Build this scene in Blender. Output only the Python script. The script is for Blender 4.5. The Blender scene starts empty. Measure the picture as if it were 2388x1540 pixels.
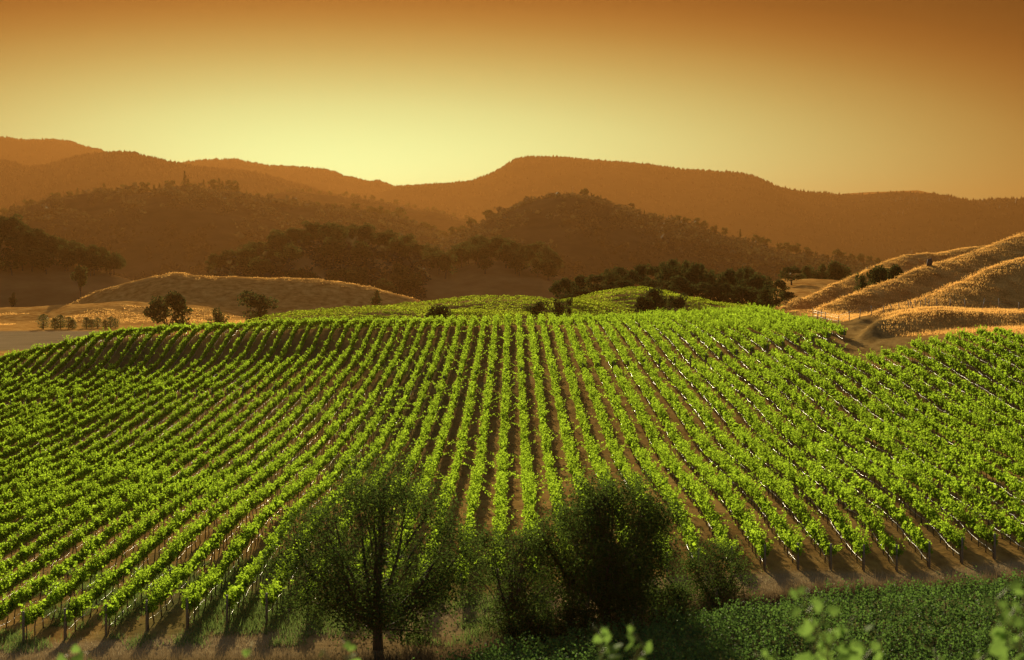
import bpy, math, random
import numpy as np
from mathutils import Vector

# ------------------------------------------------------------------ scene, camera, world, sun, exposure
sc = bpy.context.scene
COL = sc.collection
sc.render.engine = 'CYCLES'
sc.cycles.use_denoising = True
sc.cycles.max_bounces = 6
sc.cycles.diffuse_bounces = 2
sc.cycles.glossy_bounces = 1
sc.cycles.transmission_bounces = 3
sc.cycles.transparent_max_bounces = 4
sc.cycles.volume_bounces = 0
sc.cycles.caustics_reflective = False
sc.cycles.caustics_refractive = False
sc.cycles.sample_clamp_indirect = 4.0
sc.view_settings.view_transform = 'Standard'
sc.view_settings.look = 'None'
sc.view_settings.gamma = 1.0
sc.view_settings.exposure = 0.95

F, CX, HY = 3648.0, 1194.0, 620.0          # picture units of a 2388-wide frame: focal length, centre, eye level
cam_d = bpy.data.cameras.new('camera')
cam = bpy.data.objects.new('camera', cam_d)
COL.objects.link(cam)
cam.location = (0, 0, 0)
cam.rotation_euler = (math.radians(90), 0, 0)
cam_d.sensor_width = 36.0
cam_d.lens = 36.0 * F / 2388.0
cam_d.shift_y = -(770.0 - HY) / 2388.0
cam_d.clip_start = 0.1
cam_d.clip_end = 40000
cam_d.dof.use_dof = True
cam_d.dof.focus_distance = 150.0
cam_d.dof.aperture_fstop = 1.8
sc.camera = cam

SUN_AZ, SUN_EL = math.radians(-6.5), math.radians(13.5)
sunv = Vector((math.sin(SUN_AZ) * math.cos(SUN_EL), math.cos(SUN_AZ) * math.cos(SUN_EL), math.sin(SUN_EL)))
sl = bpy.data.lights.new('sun', 'SUN')
sl.energy = 5.0
sl.angle = math.radians(0.5)
sl.color = (1.0, 0.85, 0.54)
so = bpy.data.objects.new('sun', sl)
so.rotation_euler = (-sunv).to_track_quat('-Z', 'Y').to_euler()
so.location = (0, 0, 200)
COL.objects.link(so)


def srgb(r, g, b):
    f = lambda c: (c / 255 / 12.92) if c / 255 <= 0.04045 else ((c / 255 + 0.055) / 1.055) ** 2.4
    return (f(r), f(g), f(b), 1.0)


world = bpy.data.worlds.new('World')
sc.world = world
world.use_nodes = True
wn, wl = world.node_tree.nodes, world.node_tree.links
wn.clear()


def wmath(op, a, b=None, clamp=False):
    n = wn.new('ShaderNodeMath')
    n.operation = op
    n.use_clamp = clamp
    for i, v in enumerate((a, b)):
        if v is None:
            continue
        if isinstance(v, (int, float)):
            n.inputs[i].default_value = v
        else:
            wl.new(v, n.inputs[i])
    return n.outputs[0]


tc = wn.new('ShaderNodeTexCoord')
sx = wn.new('ShaderNodeSeparateXYZ')
wl.new(tc.outputs['Generated'], sx.inputs[0])
az = wmath('ARCTAN2', sx.outputs[0], sx.outputs[1])
el = wmath('ARCSINE', sx.outputs[2])
GLOW_AZ, GLOW_EL = math.radians(-6.6), math.radians(2.6)
da = wmath('SUBTRACT', az, GLOW_AZ)
# the dusty glow around the low sun is wider on the horizon than upward and leans to the left
dar = wmath('DIVIDE', da, wmath('ADD', wmath('MULTIPLY', wmath('GREATER_THAN', da, 0.0), math.radians(4.0)), math.radians(20.0)))
de = wmath('DIVIDE', wmath('MAXIMUM', wmath('SUBTRACT', el, GLOW_EL), 0.0), math.radians(5.4))
rr = wmath('SQRT', wmath('ADD', wmath('POWER', wmath('ABSOLUTE', dar), 2.0), wmath('POWER', de, 2.0)))
ramp = wn.new('ShaderNodeValToRGB')
ramp.color_ramp.interpolation = 'B_SPLINE'
stops = [(0.0, (1.00, 1.95, 0.92)), (0.3, (0.80, 1.38, 0.64)), (0.6, (0.60, 0.88, 0.37)), (0.85, (0.45, 0.50, 0.17)),
         (1.08, (0.33, 0.24, 0.06)), (1.26, (0.23, 0.10, 0.018)), (1.42, (0.14, 0.045, 0.006)), (1.7, (0.03, 0.008, 0.002)), (2.2, (0.012, 0.005, 0.003)),
         (3.2, (0.006, 0.005, 0.005)), (4.0, (0.004, 0.004, 0.005))]
EXPO = 2 ** -sc.view_settings.exposure
els = ramp.color_ramp.elements
for i, (p, c) in enumerate(stops):
    e = els[i] if i < 2 else els.new(p / 4.0)
    e.position = p / 4.0
    cc = c
    e.color = (cc[0] * EXPO, cc[1] * EXPO, cc[2] * EXPO, 1)
wl.new(wmath('DIVIDE', rr, 4.0), ramp.inputs[0])
sky = wn.new('ShaderNodeTexSky')
sky.sky_type = 'NISHITA'
sky.sun_disc = False
sky.sun_elevation = SUN_EL
sky.sun_rotation = SUN_AZ
sky.dust_density = 4.0
bg1 = wn.new('ShaderNodeBackground')
bg1.inputs[1].default_value = 1.0
wl.new(ramp.outputs[0], bg1.inputs[0])
bg2 = wn.new('ShaderNodeBackground')
bg2.inputs[1].default_value = 0.05
wl.new(sky.outputs[0], bg2.inputs[0])
mix = wn.new('ShaderNodeMixShader')
wl.new(wmath('MULTIPLY', wmath('SUBTRACT', rr, 1.9), 0.8, True), mix.inputs[0])
wl.new(bg1.outputs[0], mix.inputs[1])
wl.new(bg2.outputs[0], mix.inputs[2])
wo = wn.new('ShaderNodeOutputWorld')
wl.new(mix.outputs[0], wo.inputs[0])

rng = np.random.default_rng(7)
random.seed(7)

# ------------------------------------------------------------------ helpers
ORD = ['', 'first', 'second', 'third', 'fourth', 'fifth', 'sixth', 'seventh', 'eighth', 'ninth', 'tenth', 'eleventh', 'twelfth',
       'thirteenth', 'fourteenth', 'fifteenth', 'sixteenth', 'seventeenth', 'eighteenth', 'nineteenth', 'twentieth']


def ordinal(n):
    if n <= 20:
        return ORD[n]
    tens = {2: 'twenty', 3: 'thirty', 4: 'forty', 5: 'fifty'}[n // 10]
    return {20: 'twentieth', 30: 'thirtieth', 40: 'fortieth', 50: 'fiftieth'}[n] if n % 10 == 0 else tens + '-' + ORD[n % 10]


def tag(o, label=None, cat=None, group=None, kind=None):
    if label: o['label'] = label
    if cat: o['category'] = cat
    if group: o['group'] = group
    if kind: o['kind'] = kind
    return o


def empty(name, loc, rz=0.0):
    o = bpy.data.objects.new(name, None)
    o.location = loc
    o.rotation_euler = (0, 0, rz)
    o.empty_display_size = 0.5
    COL.objects.link(o)
    return o


def link(name, me, parent=None, loc=(0, 0, 0)):
    o = bpy.data.objects.new(name, me)
    o.location = loc
    COL.objects.link(o)
    if parent is not None:
        o.parent = parent
    return o


def poly_mesh(name, V, k, mats, smooth=False, mat_idx=None):
    """V: (n*k, 3) vertices, every k of them one face."""
    V = np.ascontiguousarray(V, dtype=np.float32)
    n = len(V) // k
    me = bpy.data.meshes.new(name)
    me.vertices.add(n * k)
    me.vertices.foreach_set('co', V.ravel())
    me.loops.add(n * k)
    me.loops.foreach_set('vertex_index', np.arange(n * k, dtype=np.int32))
    me.polygons.add(n)
    me.polygons.foreach_set('loop_start', np.arange(0, n * k, k, dtype=np.int32))
    for m in (mats if isinstance(mats, (list, tuple)) else [mats]):
        me.materials.append(m)
    if mat_idx is not None:
        me.polygons.foreach_set('material_index', np.asarray(mat_idx, dtype=np.int32))
    me.update(calc_edges=True)
    return me


def grid_mesh(name, P, mats, smooth=True):
    """P: (a, b, 3) grid of points."""
    a, b = P.shape[:2]
    me = bpy.data.meshes.new(name)
    me.vertices.add(a * b)
    me.vertices.foreach_set('co', np.ascontiguousarray(P, dtype=np.float32).ravel())
    i = np.arange(a * b).reshape(a, b)
    q = np.stack([i[:-1, :-1], i[:-1, 1:], i[1:, 1:], i[1:, :-1]], -1).reshape(-1, 4).astype(np.int32)
    me.loops.add(q.size)
    me.loops.foreach_set('vertex_index', q.ravel())
    me.polygons.add(len(q))
    me.polygons.foreach_set('loop_start', np.arange(0, q.size, 4, dtype=np.int32))
    if smooth:
        me.polygons.foreach_set('use_smooth', np.ones(len(q), dtype=bool))
    me.materials.append(mats)
    me.update(calc_edges=True)
    return me


class MB:
    """collects tubes (and free faces) into one mesh"""
    def __init__(s): s.v, s.f = [], []

    def tube(s, pts, radii, sides=6, cap=True):
        pts = [Vector(p) for p in pts]
        base = len(s.v)
        n = len(pts)
        ref = Vector((1, 0, 0))
        for i, p in enumerate(pts):
            d = (pts[min(i + 1, n - 1)] - pts[max(i - 1, 0)])
            d = d.normalized() if d.length > 1e-9 else Vector((0, 0, 1))
            r_ = ref if abs(d.dot(ref)) < 0.95 else Vector((0, 1, 0))
            a = d.cross(r_).normalized()
            b = d.cross(a)
            for k in range(sides):
                t = 2 * math.pi * k / sides
                s.v.append(tuple(p + (a * math.cos(t) + b * math.sin(t)) * radii[i]))
        for i in range(n - 1):
            for k in range(sides):
                k2 = (k + 1) % sides
                s.f.append((base + i * sides + k, base + i * sides + k2, base + (i + 1) * sides + k2, base + (i + 1) * sides + k))
        if cap:
            s.f.append(tuple(base + k for k in range(sides))[::-1])
            s.f.append(tuple(base + (n - 1) * sides + k for k in range(sides)))

    def box(s, c, h):
        b = len(s.v)
        for dz in (-1, 1):
            for dx, dy in ((-1, -1), (1, -1), (1, 1), (-1, 1)):
                s.v.append((c[0] + dx * h[0], c[1] + dy * h[1], c[2] + dz * h[2]))
        for q in ((0, 3, 2, 1), (4, 5, 6, 7), (0, 1, 5, 4), (1, 2, 6, 5), (2, 3, 7, 6), (3, 0, 4, 7)):
            s.f.append(tuple(b + i for i in q))

    def mesh(s, name, mat, smooth=True):
        me = bpy.data.meshes.new(name)
        me.from_pydata(s.v, [], s.f)
        me.materials.append(mat)
        if smooth:
            me.polygons.foreach_set('use_smooth', np.ones(len(me.polygons), dtype=bool))
        me.update()
        return me


def unit(a):
    return a / np.maximum(np.linalg.norm(a, axis=-1, keepdims=True), 1e-9)


def leaf_quads(P, size, rg, up=0.3, width=0.42, axis=None):
    """one folded kite-shaped leaf per point"""
    n = len(P)
    nr = rg.normal(size=(n, 3)); nr[:, 2] = np.abs(nr[:, 2]) + up
    nr = unit(nr)
    a = rg.normal(size=(n, 3)) if axis is None else axis + rg.normal(size=(n, 3)) * 0.5
    a = unit(a - nr * np.sum(a * nr, -1, keepdims=True))
    b = np.cross(nr, a)
    s = np.broadcast_to(np.asarray(size), (n,))[:, None]
    V = np.empty((n, 4, 3))
    V[:, 0] = P - a * s * 0.5
    V[:, 1] = P + b * s * width + nr * s * 0.10 - a * s * 0.05
    V[:, 2] = P + a * s * 0.55
    V[:, 3] = P - b * s * width + nr * s * 0.10 - a * s * 0.05
    return V.reshape(-1, 3)


def _hash(ix, iy, seed):
    h = (ix.astype(np.int64) * 374761393 + iy.astype(np.int64) * 668265263 + seed * 974711) & 0x7fffffff
    h = ((h ^ (h >> 13)) * 1274126177) & 0x7fffffff
    return ((h ^ (h >> 16)) & 0xffff) / 65535.0


def vnoise(x, y, seed=0):
    x, y = np.asarray(x, float), np.asarray(y, float)
    ix, iy = np.floor(x), np.floor(y)
    fx, fy = x - ix, y - iy
    fx, fy = fx * fx * (3 - 2 * fx), fy * fy * (3 - 2 * fy)
    h = lambda a, b: _hash(ix + a, iy + b, seed)
    return (h(0, 0) * (1 - fx) + h(1, 0) * fx) * (1 - fy) + (h(0, 1) * (1 - fx) + h(1, 1) * fx) * fy


def fbm(x, y, octv=4, seed=0):
    t, a, s = 0.0, 0.5, 0.0
    for o in range(octv):
        t = t + a * vnoise(x * 2 ** o + 17.3 * o, y * 2 ** o - 9.1 * o, seed + o)
        s += a
        a *= 0.5
    return t / s - 0.5


def sstep(a, b, x):
    t = np.clip((np.asarray(x, float) - a) / (b - a), 0, 1)
    return t * t * (3 - 2 * t)


# ------------------------------------------------------------------ materials
def new_mat(name):
    m = bpy.data.materials.new(name)
    m.use_nodes = True
    nt = m.node_tree
    nt.nodes.clear()
    return m, nt.nodes, nt.links


def leaf_mat(name, dif, trans, w, vary=0.35, nscale=0.5, gloss=0.12):
    m, n, l = new_mat(name)
    geo = n.new('ShaderNodeNewGeometry')
    tcn = n.new('ShaderNodeTexCoord')
    noi = n.new('ShaderNodeTexNoise')
    noi.inputs['Scale'].default_value = nscale
    l.new(geo.outputs['Position'], noi.inputs['Vector'])
    add = n.new('ShaderNodeMath'); add.operation = 'MULTIPLY_ADD'
    l.new(geo.outputs['Random Per Island'], add.inputs[0]); add.inputs[1].default_value = 0.6
    l.new(noi.outputs['Fac'], add.inputs[2])
    mr = n.new('ShaderNodeMapRange')
    l.new(add.outputs[0], mr.inputs[0])
    mr.inputs[1].default_value, mr.inputs[2].default_value = 0.3, 1.3
    mr.inputs[3].default_value, mr.inputs[4].default_value = 1 - vary, 1 + vary
    def scaled(c):
        v = n.new('ShaderNodeVectorMath'); v.operation = 'SCALE'
        v.inputs[0].default_value = c
        l.new(mr.outputs[0], v.inputs['Scale'])
        return v.outputs[0]
    d = n.new('ShaderNodeBsdfDiffuse'); l.new(scaled(dif), d.inputs[0])
    t = n.new('ShaderNodeBsdfTranslucent'); l.new(scaled(trans), t.inputs[0])
    mx = n.new('ShaderNodeMixShader'); mx.inputs[0].default_value = w
    l.new(d.outputs[0], mx.inputs[1]); l.new(t.outputs[0], mx.inputs[2])
    g = n.new('ShaderNodeBsdfGlossy'); g.inputs['Roughness'].default_value = 0.45
    g.inputs[0].default_value = (0.8, 0.85, 0.75, 1)
    mx2 = n.new('ShaderNodeMixShader'); mx2.inputs[0].default_value = gloss * 0.4
    l.new(mx.outputs[0], mx2.inputs[1]); l.new(g.outputs[0], mx2.inputs[2])
    o = n.new('ShaderNodeOutputMaterial'); l.new(mx2.outputs[0], o.inputs[0])
    return m


def noise_mat(name, c1, c2, scale=1.0, rough=0.9, detail=6, bump=0.0, stretch=(1, 1, 1), coords='Object', trans=None, spec=0.2):
    m, n, l = new_mat(name)
    tcn = n.new('ShaderNodeTexCoord')
    mp = n.new('ShaderNodeMapping'); mp.inputs['Scale'].default_value = stretch
    l.new(tcn.outputs[coords], mp.inputs[0])
    noi = n.new('ShaderNodeTexNoise'); noi.inputs['Scale'].default_value = scale; noi.inputs['Detail'].default_value = detail
    noi.inputs['Roughness'].default_value = 0.65
    l.new(mp.outputs[0], noi.inputs['Vector'])
    cr = n.new('ShaderNodeValToRGB')
    cr.color_ramp.elements[0].position, cr.color_ramp.elements[1].position = 0.32, 0.68
    cr.color_ramp.elements[0].color, cr.color_ramp.elements[1].color = (*c1, 1), (*c2, 1)
    l.new(noi.outputs['Fac'], cr.inputs[0])
    b = n.new('ShaderNodeBsdfPrincipled')
    b.inputs['Roughness'].default_value = rough
    b.inputs['Specular IOR Level'].default_value = spec
    b.inputs['Diffuse Roughness'].default_value = 0.6 if spec < 0.1 else 0.0
    l.new(cr.outputs[0], b.inputs['Base Color'])
    if bump:
        bp = n.new('ShaderNodeBump'); bp.inputs['Strength'].default_value = 0.6; bp.inputs['Distance'].default_value = bump
        l.new(noi.outputs['Fac'], bp.inputs['Height']); l.new(bp.outputs[0], b.inputs['Normal'])
    o = n.new('ShaderNodeOutputMaterial')
    out = b.outputs[0]
    if trans:
        t = n.new('ShaderNodeBsdfTranslucent'); t.inputs[0].default_value = (*trans[0], 1)
        mx = n.new('ShaderNodeMixShader'); mx.inputs[0].default_value = trans[1]
        l.new(out, mx.inputs[1]); l.new(t.outputs[0], mx.inputs[2]); out = mx.outputs[0]
    l.new(out, o.inputs[0])
    return m


M = {}
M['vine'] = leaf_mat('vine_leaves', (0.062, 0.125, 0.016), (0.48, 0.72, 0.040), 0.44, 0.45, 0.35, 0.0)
M['near_vine'] = leaf_mat('near_vine_leaves', (0.055, 0.105, 0.026), (0.12, 0.22, 0.04), 0.42, 0.4, 0.4, 0.03)  # foreground dimness put into the leaf colour: darker, less translucent than the slope vines
M['far_vine'] = leaf_mat('far_vine_leaves', (0.085, 0.15, 0.018), (0.46, 0.56, 0.035), 0.45, 0.35, 0.1, 0.0)
M['shoot_leaf'] = leaf_mat('shoot_leaves', (0.10, 0.19, 0.05), (0.22, 0.37, 0.07), 0.5, 0.3, 3.0, 0.02)
M['tree_leaf'] = leaf_mat('tree_leaves', (0.042, 0.068, 0.018), (0.09, 0.14, 0.025), 0.40, 0.45, 0.6, 0.0)
M['oak_leaf'] = leaf_mat('oak_leaves', (0.045, 0.055, 0.018), (0.07, 0.08, 0.02), 0.3, 0.4, 0.15, 0.0)
M['young_leaf'] = leaf_mat('young_tree_leaves', (0.06, 0.085, 0.028), (0.12, 0.16, 0.04), 0.35, 0.4, 0.2, 0.05)
M['scrub'] = leaf_mat('scrub_leaves', (0.055, 0.042, 0.02), (0.07, 0.052, 0.018), 0.3, 0.5, 0.05, 0.02)
M['bark'] = noise_mat('bark', (0.05, 0.035, 0.022), (0.13, 0.095, 0.06), 9, 0.9, 5, 0.01, (1, 1, 0.25))
M['vine_bark'] = noise_mat('vine_bark', (0.07, 0.045, 0.025), (0.19, 0.13, 0.08), 25, 0.85, 4, 0.003, (1, 1, 0.3))
M['post'] = noise_mat('weathered_wood', (0.16, 0.12, 0.08), (0.34, 0.26, 0.17), 14, 0.8, 5, 0.004, (1, 1, 0.15))
M['green_cane'] = noise_mat('green_cane', (0.16, 0.17, 0.05), (0.28, 0.28, 0.1), 30, 0.6, 3)
M['wire'] = noise_mat('wire', (0.10, 0.085, 0.07), (0.18, 0.15, 0.12), 10, 0.5, 2)
M['dry_blade'] = noise_mat('dry_grass_blades', (0.34, 0.15, 0.032), (0.70, 0.39, 0.11), 0.10, 0.9, 6, trans=((0.95, 0.53, 0.14), 0.50))
M['brown_blade'] = noise_mat('brown_grass_blades', (0.07, 0.05, 0.03), (0.17, 0.12, 0.065), 0.3, 0.9, 4, trans=((0.22, 0.15, 0.07), 0.3))
M['straw_blade'] = noise_mat('straw_blades', (0.30, 0.23, 0.13), (0.46, 0.37, 0.22), 0.4, 0.9, 4, trans=((0.4, 0.31, 0.17), 0.35))
M['green_blade'] = noise_mat('green_grass_blades', (0.07, 0.10, 0.03), (0.13, 0.17, 0.05), 0.4, 0.9, 4, trans=((0.18, 0.26, 0.06), 0.4))
M['woodland'] = noise_mat('woodland_floor', (0.035, 0.03, 0.014), (0.085, 0.06, 0.026), 0.012, 1.0, 10, spec=0.0)
M['mountain'] = noise_mat('forested_mountain', (0.03, 0.028, 0.014), (0.06, 0.048, 0.022), 0.004, 1.0, 12, spec=0.0)
M['goldhill'] = noise_mat('dry_grass_slope', (0.24, 0.11, 0.03), (0.40, 0.20, 0.06), 0.03, 1.0, 10, 0.3, (1, 1, 3), spec=0.0)

hm, hn, hl = new_mat('drip_hose')
hb = hn.new('ShaderNodeBsdfPrincipled')
hb.inputs['Base Color'].default_value = (0.55, 0.47, 0.34, 1)
hb.inputs['Roughness'].default_value = 0.40
hb.inputs['Specular IOR Level'].default_value = 0.8
hno = hn.new('ShaderNodeTexNoise'); hno.inputs['Scale'].default_value = 3.0
hbp = hn.new('ShaderNodeBump'); hbp.inputs['Distance'].default_value = 0.01
hl.new(hno.outputs['Fac'], hbp.inputs['Height']); hl.new(hbp.outputs[0], hb.inputs['Normal'])
ho = hn.new('ShaderNodeOutputMaterial'); hl.new(hb.outputs[0], ho.inputs[0])
M['hose'] = hm

# ------------------------------------------------------------------ the lie of the land
CTRL = []
def cx(xp, rows, drip):           # rows traced in the photograph: (picture x in 1024 units, [(Y, ground z)])
    for Y, z in rows:
        CTRL.append(((xp - 512) * Y / 1564.0, Y, z - (0.45 if drip else 0)))
cx(700, [(94.2, -18.1), (111, -16.9), (127.8, -16.9), (144.6, -16.6), (161.5, -15.2), (178.3, -14.16), (195, -13.2), (212, -12), (228.8, -10.5), (245.6, -9.7), (262.4, -9.0)], 1)
cx(800, [(94, -17.8), (105, -17.0), (116, -16.65), (126.9, -16.29), (137.8, -16.09), (148.8, -15.44), (159.7, -14.29), (170.7, -13.3), (181.6, -12.5), (192.5, -11.77), (203.5, -10.5), (214, -9.4)], 1)
cx(900, [(94, -18), (102, -16.9), (110, -16.4), (118, -16.1), (126.4, -15.8), (134.5, -15.2), (142.6, -14.9), (150.7, -14.3), (158.8, -13.2), (166.9, -12.1), (175, -11.07), (183, -10.3), (191, -9.3)], 1)
cx(995, [(94.9, -17.3), (101.4, -16.8), (108, -16.2), (114.5, -15.8), (121, -15.6), (127.5, -15.2), (134, -14.7), (140.5, -14.2), (147, -13.6), (153.5, -12.6), (160, -11.7), (166.5, -10.7), (173, -9.76), (179.5, -8.9)], 1)
cx(514, [(115, -18.2), (138, -18.4), (164, -17.3), (203, -14.9), (254, -12.0), (274, -10.5), (287, -11.2), (310, -13.5), (345, -18)], 0)
cx(300, [(108.2, -17.9), (122.8, -18.6), (137.4, -18.7), (152, -18.8), (166.6, -18.6), (181.3, -18.2), (195.9, -17.4), (210.5, -16.6), (225, -15.6), (239.7, -14.4), (254.3, -10.9), (262, -10.6), (275, -11.8), (310, -17)], 0)
cx(210, [(86.4, -18.7), (96.7, -18.6), (107, -18.5), (117.3, -18.7), (127.6, -19.0), (137.9, -19.4), (148.2, -19.3), (158.5, -19.2), (168.7, -19.1), (179, -18.6), (189.3, -18.0), (199.6, -17.5), (209.9, -17.1), (220, -16.7), (230.5, -15.9), (240.8, -14.1), (251, -11.7), (258, -11.2), (272, -13.4), (310, -21)], 0)
cx(120, [(82.6, -18.9), (90.5, -19), (98.4, -19), (106.4, -18.9), (114.3, -19), (122.3, -19.3), (130.2, -19.6), (138, -19.8), (146, -19.9), (154, -20), (162, -20.0), (169.9, -19.5), (177.8, -19), (185.8, -18.6), (193.7, -18.3), (201.7, -17.9), (209.6, -17.7), (217.5, -17.4), (225.5, -16.7), (233.4, -15.7), (241.4, -13), (248, -11.7), (262, -13.5), (300, -21)], 0)
cx(30, [(80.1, -19.2), (93, -19.3), (106, -19.4), (119, -19.6), (132, -20), (145, -20.1), (164, -19.7), (180, -19.4), (198, -18.8), (225, -17.3), (238, -15.4), (245, -14.6), (258, -17), (300, -26)], 0)
cx(-60, [(82, -19.4), (150, -20.3), (200, -19.5), (240, -17.5), (256, -18.5), (300, -28)], 0)
CTRL += [(-40, 62, -18.8), (-20, 62, -18.8), (0, 62, -18.7), (20, 62, -18.6), (45, 62, -18.4), (70, 62, -18), (-22, 74, -18.9), (-8, 74, -18.8), (4, 78, -18.7), (12, 82, -18.5), (20, 84, -18.2), (29, 84, -17.9), (45, 90, -17.2),
         (60, 120, -14.8), (70, 150, -12), (60, 180, -8.9), (55, 190, -8.6), (80, 190, -8.3), (46, 200, -9.6), (45, 230, -9.3), (44.5, 270, -8.8), (33, 283, -10.0), (33, 305, -11.8), (30, 345, -17), (50, 300, -9.6),
         (50, 345, -13), (75, 230, -9), (75, 280, -9.5), (110, 220, -9), (110, 300, -9.5), (100, 345, -11), (130, 150, -11), (130, 250, -9)]
CT = np.array(CTRL)
_sc = 100.0
def _tps_k(r2):
    return np.where(r2 > 1e-12, 0.5 * r2 * np.log(np.maximum(r2, 1e-12)), 0.0)
_px = CT[:, :2] / _sc
_d2 = ((_px[:, None] - _px[None]) ** 2).sum(-1)
_n = len(CT)
_A = np.zeros((_n + 3, _n + 3))
_A[:_n, :_n] = _tps_k(_d2) + np.eye(_n) * 2e-4
_A[:_n, _n:] = np.c_[np.ones(_n), _px]
_A[_n:, :_n] = _A[:_n, _n:].T
_w = np.linalg.solve(_A, np.r_[CT[:, 2], 0, 0, 0])


def tps(X, Y):
    X, Y = np.asarray(X, float), np.asarray(Y, float)
    sh = X.shape
    p = np.c_[X.ravel(), Y.ravel()] / _sc
    out = np.empty(len(p))
    for i in range(0, len(p), 20000):
        q = p[i:i + 20000]
        d2 = ((q[:, None] - _px[None]) ** 2).sum(-1)
        out[i:i + 20000] = _tps_k(d2) @ _w[:_n] + _w[_n] + q @ _w[_n + 1:]
    return out.reshape(sh)


def ridge(X, Y, pts, D, sf, sb, a=6.0, lift=0.0, ends=0.12):
    """a ridge whose crest runs through the pictured silhouette at distances D; sf, sb: slopes toward and away from the camera"""
    pts = np.array(pts, float)
    D = np.broadcast_to(np.array(D, float), (len(pts),))
    u = CX + F * X / np.maximum(Y, 1.0)
    Dr = np.interp(u, pts[:, 0], D)
    zr = np.interp(u, pts[:, 0], -(pts[:, 1] - HY) / F * D) + lift
    over = np.maximum(pts[0, 0] - u, 0) + np.maximum(u - pts[-1, 0], 0)
    zr = zr - over / F * Dr * ends * 2.5
    d = Y - Dr
    s = np.where(d < 0, sf, sb)
    return zr - s * (np.sqrt(d * d + a * a) - a)


R_BANK = ([(1985, 806), (2010, 780), (2040, 752), (2075, 738), (2110, 731), (2200, 727), (2388, 729), (2700, 731)], [203, 205, 208, 210, 211, 211, 212, 214], 0.33, 0.03, 1.5, 0.0)
R_3 = ([(1990, 738), (2030, 730), (2060, 721), (2120, 702), (2200, 664), (2260, 634), (2330, 608), (2388, 594), (2600, 560)], [224, 228, 232, 240, 252, 262, 274, 284, 310], 0.30, 0.20, 6, -0.6)
R_2 = ([(1785, 742), (1801, 737), (1840, 728), (1880, 717), (1948, 700), (1999, 681), (2084, 649), (2150, 624), (2250, 592), (2330, 563), (2388, 543), (2700, 470)], [282, 286, 291, 297, 306, 314, 326, 335, 347, 358, 366, 400], 0.33, 0.22, 6, -0.4)
R_1 = ([(1768, 732), (1800, 718), (1855, 696), (1890, 684), (1950, 655), (2050, 615), (2110, 594), (2200, 581), (2280, 577), (2400, 572)], [326, 338, 358, 374, 396, 414, 424, 440, 452, 470], 0.34, 0.2, 6, -0.4)
V_A1 = ([(540, 746), (620, 730), (700, 719), (800, 712), (900, 711), (1000, 714), (1150, 722), (1250, 730)], 372, 0.17, 0.12, 10, -1.7)
V_A2 = ([(820, 716), (900, 705), (1000, 697), (1080, 690), (1150, 687), (1250, 690), (1330, 693), (1400, 700), (1480, 712)], 405, 0.17, 0.1, 10, -1.7)
V_B = ([(1290, 706), (1340, 690), (1390, 676), (1440, 666), (1490, 663), (1540, 668), (1600, 685), (1660, 696), (1750, 706), (1820, 716)], 435, 0.20, 0.03, 10, -1.7)
G_1 = ([(120, 728), (170, 706), (230, 677), (300, 657), (370, 641), (400, 636), (450, 641), (550, 645), (700, 648), (800, 659), (880, 672), (950, 691), (1050, 725)], 850, 0.37, 0.25, 9, 0.0)
G_0 = ([(-200, 722), (100, 716), (250, 706), (380, 702), (450, 705), (520, 716), (640, 742)], 800, 0.11, 0.06, 10, 0.0)
G_R = ([(1780, 668), (1830, 652), (1900, 652), (1960, 658), (2100, 670)], 640, 0.05, 0.1, 20, 0.0)
RIDGES = [R_BANK, R_3, R_2, R_1, V_A1, V_A2, V_B, G_1, G_0, G_R]


def ground(X, Y):
    X, Y = np.asarray(X, float), np.asarray(Y, float)
    X, Y = np.broadcast_arrays(X, Y)
    Xc = np.clip(X, -125, 150)
    near = np.where((Y > 55) & (Y < 375), tps(np.where((Y > 55) & (Y < 375), Xc, 0), np.clip(Y, 60, 350)), -18.7)
    u = CX + F * X / np.maximum(Y, 1)
    far = -27.0 + 5.0 * sstep(700, 1300, u) + 1.5 * fbm(X / 90, Y / 90, 3, 5)
    far = far - 6 * sstep(900, 1700, Y)
    z = near + (far - near) * sstep(300, 372, Y)
    # hillside on which the camera stands
    zc = -1.75 - 0.272 * np.maximum(Y, -60) + 0.25 * fbm(X / 6, Y / 6, 3, 9)
    k = 0.6
    z = np.where(Y < 85, np.maximum(z, zc) + k * np.log1p(np.exp(-np.abs(z - zc) / k)) * (zc > -25), z)
    far_m = Y > 150
    zs = [z]
    for pts, D, sf, sb, a, lift in RIDGES:
        zs.append(np.where(far_m, ridge(X, np.maximum(Y, 150), pts, D, sf, sb, a, lift), -99))
    Z = np.stack(zs)
    mxz = Z.max(0)
    ks = np.where(Y < 230, 0.25, 0.7)
    zz = mxz + ks * np.log(np.exp((Z - mxz) / ks).sum(0))
    zz = np.where(Y < 186, z, zz)
    # erosion, tussocks and undulation of the dry hills
    hilly = sstep(0.1, 1.2, zz - z)
    zz = zz + hilly * (2.3 * fbm(X / 15, Y / 20, 4, 31) + 0.35 * fbm(X / 3, Y / 3, 2, 33))
    return zz + 0.10 * fbm(X / 2.2, Y / 2.2, 3, 21)


def gz(x, y):
    return float(ground(np.array([x]), np.array([y]))[0])


def at(xp, yp, D):
    return ((xp - CX) * D / F, D, -(yp - HY) * D / F)


# ------------------------------------------------------------------ ground sheet
ub = np.r_[np.linspace(-0.80, -0.37, 26)[:-1], np.linspace(-0.37, 0.37, 430), np.linspace(0.37, 0.80, 26)[1:]]
yb = np.r_[np.linspace(-40, 58, 40)[:-1], np.arange(58, 480, 0.9), np.arange(480, 900, 5), np.geomspace(900, 12000, 50)]
YY, UU = np.meshgrid(yb, ub, indexing='ij')
XX = UU * np.maximum(YY, 70)
ZZ = ground(XX, YY)
FRONT_L, FRONT_R = 80.0, 94.6


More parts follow.
